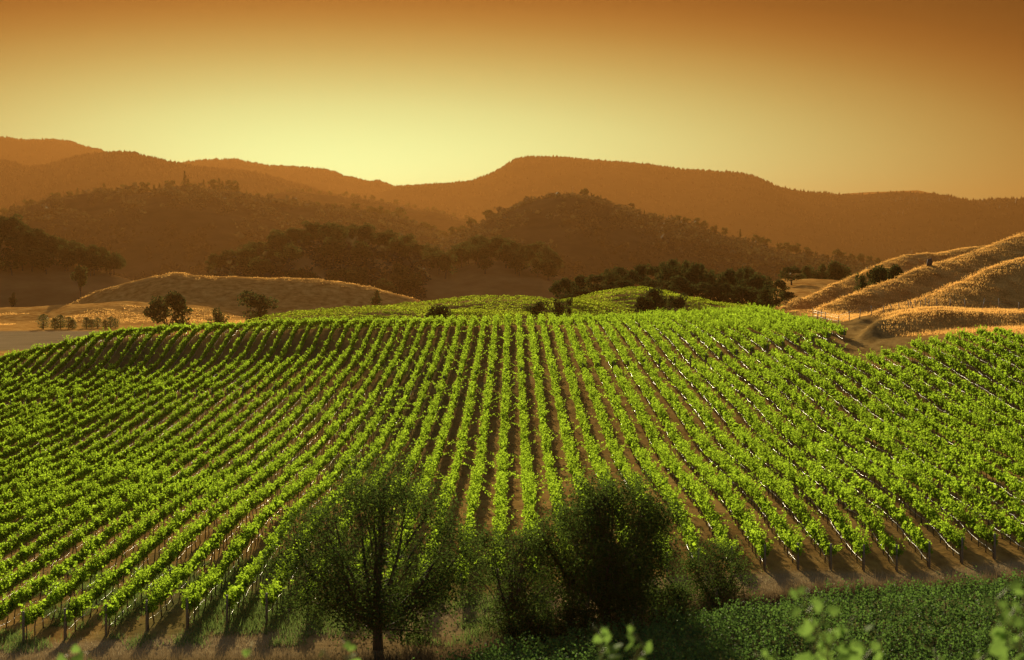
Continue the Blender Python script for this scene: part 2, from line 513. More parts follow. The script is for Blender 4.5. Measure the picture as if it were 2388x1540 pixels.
def front_y(k):
    return float(np.interp(k, [-30, -13, -7, 5, 14, 40], [79.0, 79.6, 81.8, 94.0, 94.8, 96]))


gm, gn, gl = new_mat('vineyard_ground')
att = gn.new('ShaderNodeAttribute'); att.attribute_name = 'surface'
sep = gn.new('ShaderNodeSeparateColor'); gl.new(att.outputs['Color'], sep.inputs[0])
tcg = gn.new('ShaderNodeTexCoord')
def gnoise(scale, detail=8, stretch=(1, 1, 1)):
    mp = gn.new('ShaderNodeMapping'); mp.inputs['Scale'].default_value = stretch
    gl.new(tcg.outputs['Object'], mp.inputs[0])
    nz = gn.new('ShaderNodeTexNoise'); nz.inputs['Scale'].default_value = scale; nz.inputs['Detail'].default_value = detail
    nz.inputs['Roughness'].default_value = 0.62
    gl.new(mp.outputs[0], nz.inputs['Vector'])
    return nz.outputs['Fac']
def gramp(fac, cols, lo=0.3, hi=0.7):
    r = gn.new('ShaderNodeValToRGB')
    e = r.color_ramp.elements
    for i, c in enumerate(cols):
        q = e[i] if i < 2 else e.new(0.5)
    for i, c in enumerate(cols):
        e[i].position = lo + (hi - lo) * i / (len(cols) - 1)
        e[i].color = (*c, 1)
    gl.new(fac, r.inputs[0])
    return r.outputs[0]
def gmix(f, a, b):
    mxn = gn.new('ShaderNodeMix'); mxn.data_type = 'RGBA'
    gl.new(f, mxn.inputs[0]); gl.new(a, mxn.inputs[6]); gl.new(b, mxn.inputs[7])
    return mxn.outputs[2]
n_f, n_c = gnoise(1.6, 10), gnoise(0.06, 6)
soil = gramp(gnoise(0.9, 10, (1, 0.35, 1)), [(0.18, 0.10, 0.030), (0.30, 0.175, 0.052), (0.41, 0.25, 0.08)])
gold = gramp(gnoise(0.25, 12), [(0.30, 0.125, 0.026), (0.50, 0.24, 0.055), (0.66, 0.37, 0.10)])
green = gramp(gnoise(0.7, 8), [(0.05, 0.062, 0.02), (0.10, 0.11, 0.035), (0.17, 0.15, 0.055)])
fieldc = gramp(gnoise(0.4, 10, (0.2, 1, 1)), [(0.20, 0.135, 0.062), (0.33, 0.235, 0.12)])
c = gmix(sep.outputs[0], gold, soil)
c = gmix(sep.outputs[1], c, green)
c = gmix(sep.outputs[2], c, fieldc)
gb = gn.new('ShaderNodeBsdfPrincipled')
gb.inputs['Roughness'].default_value = 0.95
gb.inputs['Specular IOR Level'].default_value = 0.0
gl.new(c, gb.inputs['Base Color'])
gbp = gn.new('ShaderNodeBump'); gbp.inputs['Strength'].default_value = 0.7; gbp.inputs['Distance'].default_value = 0.12
gl.new(n_f, gbp.inputs['Height']); gl.new(gbp.outputs[0], gb.inputs['Normal'])
go = gn.new('ShaderNodeOutputMaterial'); gl.new(gb.outputs[0], go.inputs[0])

gme = grid_mesh('ground', np.stack([XX, YY, ZZ], -1), gm)
upx = CX + F * XX / np.maximum(YY, 1)


def right_edge(Y):            # where the vines stop on the right
    return np.interp(Y, [0, 181, 186.5, 190, 198, 205, 240, 280, 345, 360], [400, 400, 66, 48, 44.5, 46.3, 47.2, 46, 48, 60])


wob = 1.5 * fbm(XX / 9, YY / 9, 3, 41)
soilm = sstep(-1.5, 1.5, right_edge(YY) + 3.5 - XX + wob) * (1 - sstep(350, 370, YY + wob * 4)) * sstep(60, 66, YY)
vfar = sstep(-0.4, 0.5, np.maximum.reduce([ridge(XX, np.maximum(YY, 150), *r) for r in (V_A1, V_A2, V_B)]) - np.maximum(ridge(XX, np.maximum(YY, 150), *R_1), -24.0)) * sstep(300, 315, YY) * (1 - sstep(455, 475, YY)) * (1 - sstep(1790, 1840, upx))
soilm = np.maximum(soilm, vfar)
track = np.exp(-((XX - (right_edge(YY) + 3.6)) / 2.6) ** 2) * (YY > 186) * (YY < 300)
corner = np.exp(-((XX - 47) / 5.5) ** 2 - ((YY - 190.5) / 6.0) ** 2)
soilm = np.maximum(soilm, np.maximum(track, np.clip(corner * 1.6, 0, 1)))
greenm = 0.75 * (1 - sstep(54, 66, YY)) + 0.15 * vfar
rowpos = (XX / 2.0 - 0.6)
under = 0.5 + 0.5 * np.cos(2 * np.pi * rowpos)
greenm = greenm + np.clip(0.55 * under * sstep(-0.1, 0.25, fbm(XX / 3, YY / 6, 3, 55)) + 0.5 * sstep(0.02, 0.2, fbm(XX / 14, YY / 22, 3, 57)) * (XX < 2), 0, 1) * (YY > 79) * (YY < 345) * (soilm > 0.5) * sstep(20, -15, XX)
headland = sstep(66, 70, YY) * (1 - sstep(-1.0, 0.8, YY + 0.6 * wob - np.interp(XX, [-27, -13, 5, 34], [79, 79.4, 93.4, 94.2])))
fieldm = sstep(-30, 60, 300 - upx + 120 * fbm(XX / 30, YY / 30, 3, 61)) * sstep(480, 510, YY) * (1 - sstep(640, 660, YY + 4 * wob))
greenm = greenm + 0.8 * sstep(40, 10, upx) * sstep(490, 500, YY) * (1 - sstep(515, 530, YY)) * (fieldm > 0.2)
verge = np.interp(XX, [-27, -10, -4, 3, 10.8, 18, 27, 34], [74.4, 74.6, 75.6, 80.2, 85.8, 88.4, 89.4, 90])
below = sstep(0.6, -0.6, YY - verge) * sstep(60, 62, YY)
greenm = np.maximum(greenm, 0.95 * below)
fieldm = np.maximum(fieldm, 0.8 * headland * (1 - below))
colr = np.stack([soilm, np.clip(greenm, 0, 1), np.clip(fieldm, 0, 1), np.ones_like(soilm)], -1).astype(np.float32)
ca = gme.color_attributes.new('surface', 'FLOAT_COLOR', 'POINT')
ca.data.foreach_set('color', colr.ravel())
tag(link('ground', gme), 'sloping bare earth and dry grass ground under the vineyard', 'ground', kind='structure')

# ------------------------------------------------------------------ hills and mountains behind
HILLS = {}


def hill(name, label, sil, D, depth, base, mat, amp, nsc, seed, back=0.5, crest=0.0, nt=46, shape=1.0, step=5):
    sil = np.array(sil, float)
    xs = np.arange(sil[0, 0], sil[-1, 0] + 1, step)
    Dv = np.interp(xs, sil[:, 0], np.broadcast_to(np.array(D, float), (len(sil),)))
    zr = -(np.interp(xs, sil[:, 0], sil[:, 1]) - HY) / F * Dv
    ta = np.r_[-np.linspace(1, 0, 10)[:-1] * back, np.linspace(0, 1, nt) ** 1.25]
    def pt(x, t):
        x, t = np.asarray(x, float), np.asarray(t, float)
        d = np.interp(x, xs, Dv); z0 = np.interp(x, xs, zr)
        tt = np.where(t < 0, -t / back * 0.9, t)
        s = (0.5 + 0.5 * np.cos(np.pi * np.clip(tt, 0, 1))) ** shape
        Y = d - t * depth
        X = (x - CX) / F * (d if np.ndim(d) else float(d))
        h = np.maximum(z0 - base, 1.0)
        n = fbm(X / nsc, Y / nsc, 5, seed)
        z = base - 2 + (h + 2) * s + n * amp * np.sin(np.pi * np.clip(np.abs(tt), 0, 1)) ** 0.7 + crest * fbm(X / (nsc * 0.12), Y / (nsc * 0.12), 3, seed + 3)
        return np.stack([X * (1 - 0.5 * t * depth / d), Y, z], -1)
    T, Xs = np.meshgrid(ta, xs, indexing='ij')
    o = link(name, grid_mesh(name, pt(Xs, T), mat))
    tag(o, label, name, kind='structure')
    HILLS[label] = pt
    return pt


BASE = -37
E = -30
m1 = hill('mountain', 'palest hazy mountain at the far left skyline',
          [(-700, 330), (-200, 318), (0, 324), (60, 330), (130, 330), (165, 333), (200, 345), (240, 353), (262, 364), (330, 395), (450, 430), (600, 470)], 6900, 1700, BASE, M['mountain'], 160, 1600, 101, crest=14)
m1b = hill('mountain', 'small pale hump between two mountain ridges at the far left',
           [(-50, 430), (40, 395), (70, 384), (92, 379), (118, 384), (150, 400), (230, 440)], 6700, 1000, BASE, M['mountain'], 90, 900, 103, crest=14)
m2b = hill('mountain', 'hazy wooded mountain ridge sloping down to the saddle',
           [(330, 420), (400, 390), (440, 384), (500, 378), (550, 377), (580, 384), (620, 389), (690, 392), (750, 396), (780, 402), (800, 412), (830, 418), (860, 425), (885, 423), (920, 437), (960, 435), (1010, 433), (1050, 433), (1100, 440), (1200, 470)], 6700, 1900, BASE, M['mountain'], 150, 1200, 105, crest=12)
m2c = hill('mountain', 'hazy flat topped mountain right of the saddle',
           [(860, 470), (930, 444), (1000, 436), (1050, 432), (1100, 425), (1130, 416), (1160, 402), (1185, 386), (1205, 375), (1240, 370), (1300, 371), (1400, 379), (1500, 386), (1600, 400), (1720, 408), (1760, 416), (1800, 437), (1850, 451), (1920, 458), (1960, 462), (2040, 462), (2100, 461), (2180, 463), (2205, 470), (2240, 479), (2300, 476), (2388, 476), (2700, 470), (3100, 480)], 6000, 2100, BASE, M['mountain'], 190, 1100, 107, crest=10)
m2a = hill('mountain', 'hazy wooded mountain with a round top at left',
           [(-700, 350), (-100, 362), (0, 376), (40, 386), (75, 392), (110, 389), (160, 372), (200, 365), (240, 361), (300, 357), (315, 360), (335, 368), (380, 379), (430, 387), (520, 396), (600, 408), (720, 440), (850, 480), (1000, 540)], 4900, 1500, BASE, M['mountain'], 170, 1000, 109, crest=10)
m3 = hill('mountain', 'faint far mountain low over the right skyline',
          [(1850, 500), (1945, 461), (1965, 453), (2020, 449), (2080, 447), (2140, 444), (2190, 455), (2230, 468), (2270, 484), (2400, 520)], 11300, 1000, BASE, M['mountain'], 60, 1500, 111, crest=6)
h1b = hill('hill', 'brown wooded hill half hidden behind the long left hill',
           [(520, 500), (620, 466), (655, 456), (700, 449), (760, 458), (850, 467), (900, 477), (960, 489), (1020, 498), (1060, 511), (1100, 518), (1160, 545), (1220, 590)], 3800, 800, BASE, M['woodland'], 50, 260, 113, crest=4)
h1 = hill('hill', 'long brown wooded hill with pines along its crest at left',
          [(-500, 560), (-150, 535), (0, 526), (60, 503), (100, 487), (150, 473), (200, 462), (250, 455), (300, 455), (350, 457), (400, 452), (430, 447), (500, 449), (560, 456), (600, 466), (650, 477), (700, 485), (780, 493), (850, 505), (920, 520), (960, 532), (1010, 552), (1060, 580), (1120, 620)], 2500, 950, BASE, M['woodland'], 44, 260, 115, crest=3)
h2 = hill('hill', 'brown dome shaped hill in the middle',
          [(960, 610), (1030, 572), (1080, 548), (1130, 522), (1180, 496), (1230, 475), (1290, 462), (1330, 460), (1370, 463), (1420, 477), (1500, 502), (1580, 522), (1650, 540), (1700, 555), (1760, 573), (1800, 586), (1900, 602), (2000, 614), (2060, 622), (2200, 640)], 2150, 800, BASE, M['woodland'], 34, 220, 117, crest=2)
h3 = hill('hill', 'oak covered hill in the middle distance',
          [(380, 690), (470, 655), (540, 635), (600, 615), (690, 580), (780, 566), (850, 574), (920, 592), (990, 615), (1040, 630), (1070, 622), (1130, 606), (1200, 612), (1260, 622), (1300, 640), (1350, 668), (1420, 700)], 1170, 270, BASE, M['goldhill'], 9, 90, 119, crest=0.8)
l1 = hill('hill', 'grassy oak hill at the left edge',
          [(-700, 560), (-200, 560), (0, 566), (60, 585), (130, 605), (180, 617), (230, 632), (290, 648), (340, 668), (420, 700), (500, 730)], 1010, 150, BASE, M['goldhill'], 6, 80, 121, crest=0.5)

# ------------------------------------------------------------------ trees of the distance
def blob_crown(rg, blobs, per, size, flat=0.75):
    P = []
    for c_, r_ in blobs:
        d = unit(rg.normal(size=(per, 3)))
        rad = r_ * rg.uniform(0.55, 1.08, size=(per, 1)) 
        P.append(np.array(c_) + d * rad * np.array([1, 1, flat]))
    return leaf_quads(np.concatenate(P), rg.uniform(0.7, 1.3, size=per * len(blobs)) * size, rg, 0.2, 0.45)


def oak_parts(seed, H, W, nb=15, per=85, size=0.75, hmin=0.30):
    rg = np.random.default_rng(seed)
    blobs = []
    for i in range(nb):
        a = rg.uniform(0, 2 * math.pi); q = math.sqrt(rg.uniform(0, 1))
        h = rg.uniform(hmin, 0.86)
        wid = math.sin(math.pi * min(max((h - hmin + 0.18) / (1.18 - hmin), 0.05), 0.98)) ** 0.6
        blobs.append(((math.cos(a) * q * W * 0.36 * wid, math.sin(a) * q * W * 0.36 * wid, h * H), W * rg.uniform(0.13, 0.21)))
    crown = blob_crown(rg, blobs, per, size)
    mb = MB()
    lean = rg.uniform(-0.04, 0.04, 2) * H
    mb.tube([(0, 0, -0.8), (lean[0] * .3, lean[1] * .3, H * .15), (lean[0], lean[1], H * .33)], [H * .034, H * .026, H * .02], 7)
    for c_, r_ in blobs[:7]:
        s0 = Vector((lean[0], lean[1], H * rg.uniform(.2, .33))); e0 = Vector(c_)
        m_ = (s0 + e0) * 0.5 + Vector((0, 0, H * 0.04))
        mb.tube([s0, m_, e0], [H * .014, H * .009, H * .004], 5)
    return crown, mb


def pine_parts(seed, H, W, n=520, size=0.7, bare=0.15):
    rg = np.random.default_rng(seed)
    P, A = [], []
    nl = int(H / 0.9)
    mb = MB()
    mb.tube([(0, 0, -0.8), (0.1, 0, H * .5), (0.0, 0.05, H)], [H * .022, H * .014, H * .004], 6)
    for i in range(nl):
        h = bare + (1 - bare) * (i + 0.5) / nl
        wid = W * 0.5 * min(1.0, (1.05 - h) * 1.5) * rg.uniform(0.6, 1.15)
        for b in range(int(rg.integers(4, 7))):
            a = rg.uniform(0, 2 * math.pi)
            L = wid * rg.uniform(0.5, 1.1)
            tipz = h * H + L * rg.uniform(-0.1, 0.35)
            mb.tube([(0, 0, h * H), (math.cos(a) * L, math.sin(a) * L, tipz)], [H * .005, H * .002], 4, False)
            k = max(2, int(n / nl / 5))
            t = rg.uniform(0.3, 1.1, size=(k, 1))
            P.append(np.array([[math.cos(a) * L, math.sin(a) * L, tipz - h * H]]) * t + np.array([[0, 0, h * H]]) + rg.normal(size=(k, 3)) * 0.28)
    P = np.concatenate(P)
    return leaf_quads(P, rg.uniform(0.7, 1.3, len(P)) * size, rg, 0.3, 0.4), mb


def column_parts(seed, H, W, n=900, size=0.4):
    rg = np.random.default_rng(seed)
    t = rg.uniform(0.08, 1, n)
    wid = W * 0.5 * np.sin(np.pi * np.clip(t * 0.9 + 0.08, 0, 1)) ** 0.6 * (1 + 0.5 * (vnoise(t * 9, t * 0 + seed, seed) - 0.5))
    a = rg.uniform(0, 2 * math.pi, n); q = rg.uniform(0.3, 1.05, n)
    P = np.stack([np.cos(a) * wid * q, np.sin(a) * wid * q, t * H], -1) + rg.normal(size=(n, 3)) * 0.2
    mb = MB()
    mb.tube([(0, 0, -0.5), (0, 0.05, H * .4), (0.05, 0, H * .85)], [H * .02, H * .014, H * .004], 6)
    for i in range(9):
        h = H * (0.15 + 0.07 * i); aa = i * 2.4
        mb.tube([(0, 0, h), (math.cos(aa) * W * .3, math.sin(aa) * W * .3, h + H * .1)], [H * .007, H * .003], 4, False)
    return leaf_quads(P, rg.uniform(0.7, 1.3, n) * size, rg, 0.2, 0.42), mb


def tree_proto(name, parts, leafm, single):
    crownV, mb = parts
    if single:
        crown = poly_mesh(name, crownV, 4, [leafm, M['bark']])
        tv = np.array(mb.v, dtype=np.float64)
        quads = [f for f in mb.f if len(f) == 4]
        tq = tv[np.array(quads)].reshape(-1, 3)
        allV = np.concatenate([crownV, tq])
        idx = np.r_[np.zeros(len(crownV) // 4), np.ones(len(quads))]
        return ('single', name, poly_mesh(name, allV, 4, [leafm, M['bark']], mat_idx=idx))
    return ('parts', name, poly_mesh('crown', crownV, 4, leafm), mb.mesh('trunk', M['bark']))


OAKS = [tree_proto('oak_tree', oak_parts(200 + i, h, w), M['oak_leaf'], False) for i, (h, w) in enumerate([(11, 12), (12, 13), (10, 11), (13, 12), (11.5, 14)])]
BELT = [tree_proto('oak_tree', oak_parts(245 + i, 11, 12, 18, 80, 0.75, 0.12), M['oak_leaf'], False) for i in range(3)]
LONE_OAK = tree_proto('oak_tree', oak_parts(241, 12, 8.5, 13, 80, 0.7, 0.52), M['oak_leaf'], False)
FAROAK = [tree_proto('oak_tree', oak_parts(230 + i, h, w, 11, 45, 1.1), M['oak_leaf'], True) for i, (h, w) in enumerate([(11, 11), (12, 12), (9, 10)])]
PINES = [tree_proto('pine_tree', pine_parts(260 + i, h, w, 420, 1.0), M['oak_leaf'], True) for i, (h, w) in enumerate([(15, 7), (13, 8), (18, 7.5), (12, 6)])]
POPLARS = [tree_proto('poplar_tree', column_parts(290 + i, h, w), M['young_leaf'], False) for i, (h, w) in enumerate([(9, 3.6), (8, 3.2), (10, 4)])]


def plant(proto, loc, s=1.0, label='', cat='tree', group=None, sz=None, sx=None):
    rz = random.uniform(0, 6.28)
    sv = ((sx or s), (sx or s), (sz or s))
    if proto[0] == 'single':
        o = link(proto[1], proto[2], None, loc)
        o.rotation_euler = (0, 0, rz); o.scale = sv
    else:
        o = empty(proto[1], loc, rz)
        o.scale = sv
        link('crown', proto[2], o); link('trunk', proto[3], o)
    return tag(o, label, cat, group)


rt = np.random.default_rng(99)
# pines and oaks along the crest of the long left hill: (picture x, height in picture units)
crest1 = [(12, 26), (22, 20), (34, 26), (70, 24), (82, 18), (96, 16), (128, 22), (140, 16), (152, 14), (165, 16), (184, 18), (192, 14), (228, 14), (243, 20), (262, 12), (290, 18), (305, 14), (322, 12), (340, 22), (358, 18), (372, 20),
          (398, 22), (431, 34), (441, 20), (452, 14), (465, 14), (476, 20), (497, 22), (512, 24), (520, 20), (538, 24), (553, 20), (575, 12), (600, 10), (624, 14), (650, 10), (690, 12), (740, 13), (780, 13), (830, 18), (862, 20), (880, 22), (902, 18), (926, 28), (945, 16), (960, 14), (985, 20), (1005, 18), (1022, 16), (1040, 22), (1052, 18)]
for i, (x, h) in enumerate(crest1):
    p = h1(x, rt.uniform(-0.01, 0.02))
    tall = h * 1.25 * 2500 / F
    big = (x == 431)
    pr = PINES[i % 4] if (x < 640 and i % 3) or big else FAROAK[i % 3]
    hh = {0: 15, 1: 13, 2: 18, 3: 12}[i % 4] if pr in PINES else {0: 11, 1: 12, 2: 9}[i % 3]
    plant(pr, p, tall / hh * 1.12, 'tallest pine on the crest of the long brown hill at left' if big else 'hazy brown tree on the crest of the long brown hill at left', 'tree', None if big else 'trees on the crest of the long left hill', sx=tall / hh * (1.0 if big else 1.2))
for i in range(20):
    x = 630 + i * 24 + rt.uniform(-8, 8)
    plant(FAROAK[i % 3], h1b(x, rt.uniform(-0.01, 0.02)), rt.uniform(1.0, 1.6), 'pale hazy oak along the crest of the hill behind the long left hill', 'tree', 'oaks on the crest of the half hidden hill')
crest2 = [(1055, 22), (1075, 18), (1100, 20), (1135, 22), (1146, 18), (1230, 12), (1240, 11), (1255, 8), (1363, 17), (1385, 11), (1393, 9), (1401, 12), (1425, 7), (1478, 10), (1490, 8), (1503, 9), (1530, 8), (1545, 10), (1560, 12), (1580, 18), (1600, 16), (1625, 20), (1640, 18), (1665, 14), (1690, 16), (1762, 20), (1786, 22), (1815, 16), (1840, 22), (1858, 22), (1880, 18), (1900, 12), (1950, 20), (1962, 16), (1985, 16), (2010, 18), (2030, 16), (2050, 16)]
for i, (x, h) in enumerate(crest2):
    tall = h * 1.2 * 2150 / F
    pr = PINES[i % 4] if h < 13 and x > 1200 else FAROAK[i % 3]
    hh = {0: 15, 1: 13, 2: 18, 3: 12}[i % 4] if pr in PINES else {0: 11, 1: 12, 2: 9}[i % 3]
    plant(pr, h2(x, rt.uniform(-0.02, 0.02)), tall / hh * 1.15, 'dark hazy tree on the crest of the brown dome hill', 'tree', 'trees on the crest of the dome hill', sx=tall / hh * 1.1)
p = h2(1726, 0.0)
lo = plant(PINES[3], p, 28 * 2150 / F / 12, 'lone thin bare stemmed tree rising from the right slope of the dome hill', 'tree', sx=1.0)
# mast on the dome
mbm = MB(); mbm.tube([(0, 0, -1), (0, 0, 8), (0, 0, 15)], [0.4, 0.32, 0.2], 6)
p = h2(1336, 0.0)
mast = empty('radio_mast', p)
link('pole', mbm.mesh('pole', M['wire']), mast)
mb2 = MB(); mb2.box((0, 0, 0.2), (1.2, 1.2, 1.0))
link('equipment_hut', mb2.mesh('equipment_hut', M['wire'], False), mast)
tag(mast, 'thin radio mast with a pale hut on top of the dome hill', 'mast')

# oaks of the wooded hill
for i in range(122):
    x = rt.uniform(500, 1295)
    t = rt.uniform(-0.04, 0.74) if x < 1010 else rt.uniform(-0.04, 0.32)
    if i < 46:
        x = 505 + i * 17.3; t = rt.uniform(-0.05, 0.05)
    plant(OAKS[i % 5], h3(x, t), rt.uniform(1.05, 1.65), 'dark green oak in the dense wood on the middle hill', 'oak tree', 'oaks covering the wooded middle hill')
# oaks of the left hill
for i in range(44):
    x = rt.uniform(-60, 265)
    t = rt.uniform(-0.05, 0.42) * (1 - max(x, 0) / 420)
    if i < 20:
        x = -20 + i * 15; t = rt.uniform(-0.03, 0.06)
    plant(OAKS[i % 5], l1(x, t), rt.uniform(1.05, 1.5) * (1.15 if x < 90 else 0.95), 'dark oak in the grove on the grassy hill at the left edge', 'oak tree', 'oaks on the left hill')
# single trees of the valley
def ground_tree(proto, px, D, top, wpx, label, group=None, H=11.0, W=12.0, cat='oak tree'):
    X = (px - CX) * D / F
    z = gz(X, D)
    h = -(top - HY) / F * D - z
    if h < 0.8:
        h = 0.8
    return plant(proto, (X, D, z - 0.1), 1, label, cat, group, sz=h / (H * 0.93), sx=wpx * D / F / (W * 0.95))
OH, OW = [11, 12, 10, 13, 11.5], [12, 13, 11, 12, 14]
def oak(k, px, D, top, wpx, label, group=None, cat='oak tree'):
    return ground_tree(OAKS[k], px, D, top, wpx, label, group, OH[k], OW[k], cat)
ground_tree(LONE_OAK, 188, 870, 620, 46, 'lone oak with a leaning bare trunk on the golden slope at left', None, 12, 8.5)
oak(0, 395, 560, 688, 118, 'broad open crowned oak just behind the vineyard crest at left')
oak(3, 600, 585, 678, 112, 'round dense oak in the shade below the golden mound')
oak(4, 503, 565, 722, 56, 'low spreading oak between two bigger oaks behind the crest')
oak(1, 878, 800, 678, 34, 'small oak at the right foot of the golden mound')
oak(1, 30, 900, 683, 22, 'round dark bush alone on the shaded slope at the left edge', None, 'bush')
for i, (x, top, w, k) in enumerate([(101, 735, 30, 2), (128, 744, 22, 1), (141, 737, 26, 0), (160, 741, 24, 2), (170, 747, 20, 1)]):
    ground_tree(POPLARS[k], x, 668, top, w, 'young upright tree in the left clump at the edge of the brown field', 'young trees in the left clump by the field', [9, 8, 10][k], [3.6, 3.2, 4][k], 'tree')
for i, (x, top, w, k) in enumerate([(202, 742, 22, 1), (214, 746, 18, 0), (227, 742, 22, 2), (245, 748, 16, 1), (258, 741, 22, 0), (270, 744, 18, 2)]):
    ground_tree(POPLARS[k], x, 676, top, w, 'young upright tree in the right clump at the edge of the brown field', 'young trees in the right clump by the field', [9, 8, 10][k], [3.6, 3.2, 4][k], 'tree')
# belt of trees behind the far knolls
belt = [(1312, 652), (1336, 655), (1362, 645), (1390, 636), (1418, 630), (1446, 626), (1474, 630), (1500, 620), (1525, 616), (1548, 614), (1572, 610), (1600, 609), (1625, 618), (1648, 632), (1672, 634), (1696, 632), (1720, 630), (1742, 628), (1766, 636), (1790, 648), (1812, 655), (1610, 640), (1560, 640), (1700, 645), (1752, 645), (1838, 682)]
for i, (x, top) in enumerate(belt):
    oak(i % 5, x, 500 + (i % 3) * 12, top, 66 - 10 * (i % 3 == 1), 'dark oak in the belt of trees behind the far vineyard knolls', 'oaks in the belt behind the knolls')
for i in range(15):
    x = 1322 + i * 34
    top = float(np.interp(x, [b_[0] for b_ in sorted(belt)], [b_[1] for b_ in sorted(belt)])) + rt.uniform(14, 34)
    ground_tree(BELT[i % 3], x, 470 + (i % 4) * 5, min(top + 8, 692), 84, 'dark oak in the belt of trees behind the far vineyard knolls', 'oaks in the belt behind the knolls', 11, 12)
oak(3, 1846, 600, 620, 62, 'tall oak standing alone on the golden grass right of the tree belt')
for i, (x, top) in enumerate([(1885, 624), (1915, 618), (1945, 614), (1968, 618)]):
    oak(i, x, 760, top, 52, 'open crowned oak behind the golden grass at the foot of the right hill', 'oaks behind the golden grass patch')
# dark shrubs among the far vines
for (x, D, top, w, k, lab) in [(1525, 384, 676, 80, 0, 'big dark bushy oak in front of the right far knoll'), (1578, 388, 684, 60, 3, 'smaller dark oak beside the big bushy oak on the knoll'),
                             (1496, 388, 693, 44, 2, 'low dark bush left of the big bushy oak on the knoll'), (1255, 366, 702, 70, 1, 'low dark thicket bush in the hollow between the far knolls'),
                             (1300, 370, 698, 50, 4, 'dark bush at the right end of the hollow between the knolls'), (1030, 345, 716, 90, 2, 'low dark bush in front of the left far knoll'),
                             (1327, 376, 693, 22, 3, 'small upright dark tree in the hollow between the knolls')]:
    oak(k, x, D, top, w, lab, None, 'bush')
for (x, D, top, w, k, lab) in [(2040, 352, 626, 84, 2, 'large dark bush in the fold of the golden hill'), (2082, 362, 624, 74, 0, 'dark bush on the upper right of the fold in the golden hill'),
                          (2014, 344, 640, 50, 1, 'dark bush at the lower left of the fold in the golden hill'), (1800, 430, 668, 70, 4, 'low dark bush at the foot of the golden hill beside the track'), (1786, 290, 722, 26, 3, 'small dark shrub at the bend of the dirt track')]:
    oak(k, x, D, top, w, lab, None, 'bush')

# ---- woods too far to tell apart
def cones(P, h, w, rg, k=4):
    n = len(P)
    a = rg.uniform(0, 6.28, (n, 1)) + np.linspace(0, 2 * math.pi, k + 1)[None]
    h = np.broadcast_to(h, (n,)); w = np.broadcast_to(w, (n,))
    V = np.empty((n, k, 3, 3))
    for j in range(k):
        V[:, j, 0] = P + np.stack([np.cos(a[:, j]) * w, np.sin(a[:, j]) * w, -0.1 * h], -1)
        V[:, j, 1] = P + np.stack([np.cos(a[:, j + 1]) * w, np.sin(a[:, j + 1]) * w, -0.1 * h], -1)
        V[:, j, 2] = P + np.stack([0 * w, 0 * w, h], -1)
    return V.reshape(-1, 3)


def far_wood(pt, x0, x1, n_crest, n_face, h, w, label, seed):
    rg = np.random.default_rng(seed)
    x = np.r_[rg.uniform(x0, x1, n_crest), rg.uniform(x0, x1, n_face)]
    t = np.r_[rg.uniform(-0.01, 0.03, n_crest), rg.uniform(0.02, 0.8, n_face)]
    P = pt(x, t)
    s = np.clip(np.exp(rg.normal(size=len(x)) * 0.28), 0.5, 1.7)
    o = link('woods', poly_mesh('woods', cones(P, h * s, w * s, rg), 3, M['scrub']))
    tag(o, label, 'woods', kind='stuff')


far_wood(m2a, -100, 800, 1800, 3000, 8, 4.2, 'far conifer woods on the round topped mountain at left', 1)
far_wood(m2b, 400, 1100, 1400, 1800, 8, 4.2, 'far conifer woods on the ridge falling to the saddle', 2)
far_wood(m2c, 930, 2500, 3000, 4000, 8, 4.2, 'far conifer woods on the flat topped mountain', 3)
far_wood(m1, -50, 300, 600, 600, 8, 4.2, 'far woods on the palest mountain', 4)


def scrub(pt, x0, x1, t0, t1, n, r, size, label, seed, per=9):
    rg = np.random.default_rng(seed)
    x, t = rg.uniform(x0, x1, n), rg.uniform(t0, t1, n)
    keep = fbm(x / 60, t * 9, 3, seed) > -0.12
    P = pt(x[keep], t[keep])
    rr_ = r * np.exp(rg.normal(size=len(P)) * 0.35)
    d = unit(rg.normal(size=(len(P), per, 3)))
    Q = (P[:, None] + d * rr_[:, None, None] * np.array([1, 1, 0.8]) + np.array([0, 0, 1.0]) * rr_[:, None, None] * 0.6).reshape(-1, 3)
    o = link('shrubbery', poly_mesh('shrubbery', leaf_quads(Q, np.repeat(rr_, per) * size, rg, 0.3, 0.5), 4, M['scrub']))
    tag(o, label, 'shrubbery', kind='stuff')


scrub(h1, -60, 1090, 0.0, 0.85, 4600, 3.4, 0.9, 'brown chaparral covering the long left hill', 11)
scrub(h1b, 600, 1180, 0.0, 0.7, 1200, 3.4, 0.9, 'brown chaparral on the half hidden hill', 12)
scrub(h2, 990, 2100, 0.0, 0.85, 4600, 2.7, 0.9, 'brown chaparral covering the dome hill', 13)
scrub(h3, 500, 1010, 0.02, 0.8, 2200, 3.2, 0.6, 'dark undergrowth between the oaks of the middle hill', 14)

# ------------------------------------------------------------------ vine rows
trunk_meshes = []
for i in range(4):
    rg = np.random.default_rng(400 + i)
    mb = MB()
    b = rg.normal(size=2) * 0.05
    mb.tube([(0, 0, -0.08), (b[0], b[1], 0.35), (b[0] * 0.3, b[1] * 1.6, 0.7), (0, b[1], 1.05)], [0.042, 0.034, 0.032, 0.028], 6)
    trunk_meshes.append(mb.mesh('trunk', M['vine_bark']))
pm = MB()
pm.tube([(0, 0, -0.3), (0, 0.02, 1.0), (0, 0.0, 1.6)], [0.07, 0.066, 0.062], 8)
post_mesh = pm.mesh('end_post', M['post'])


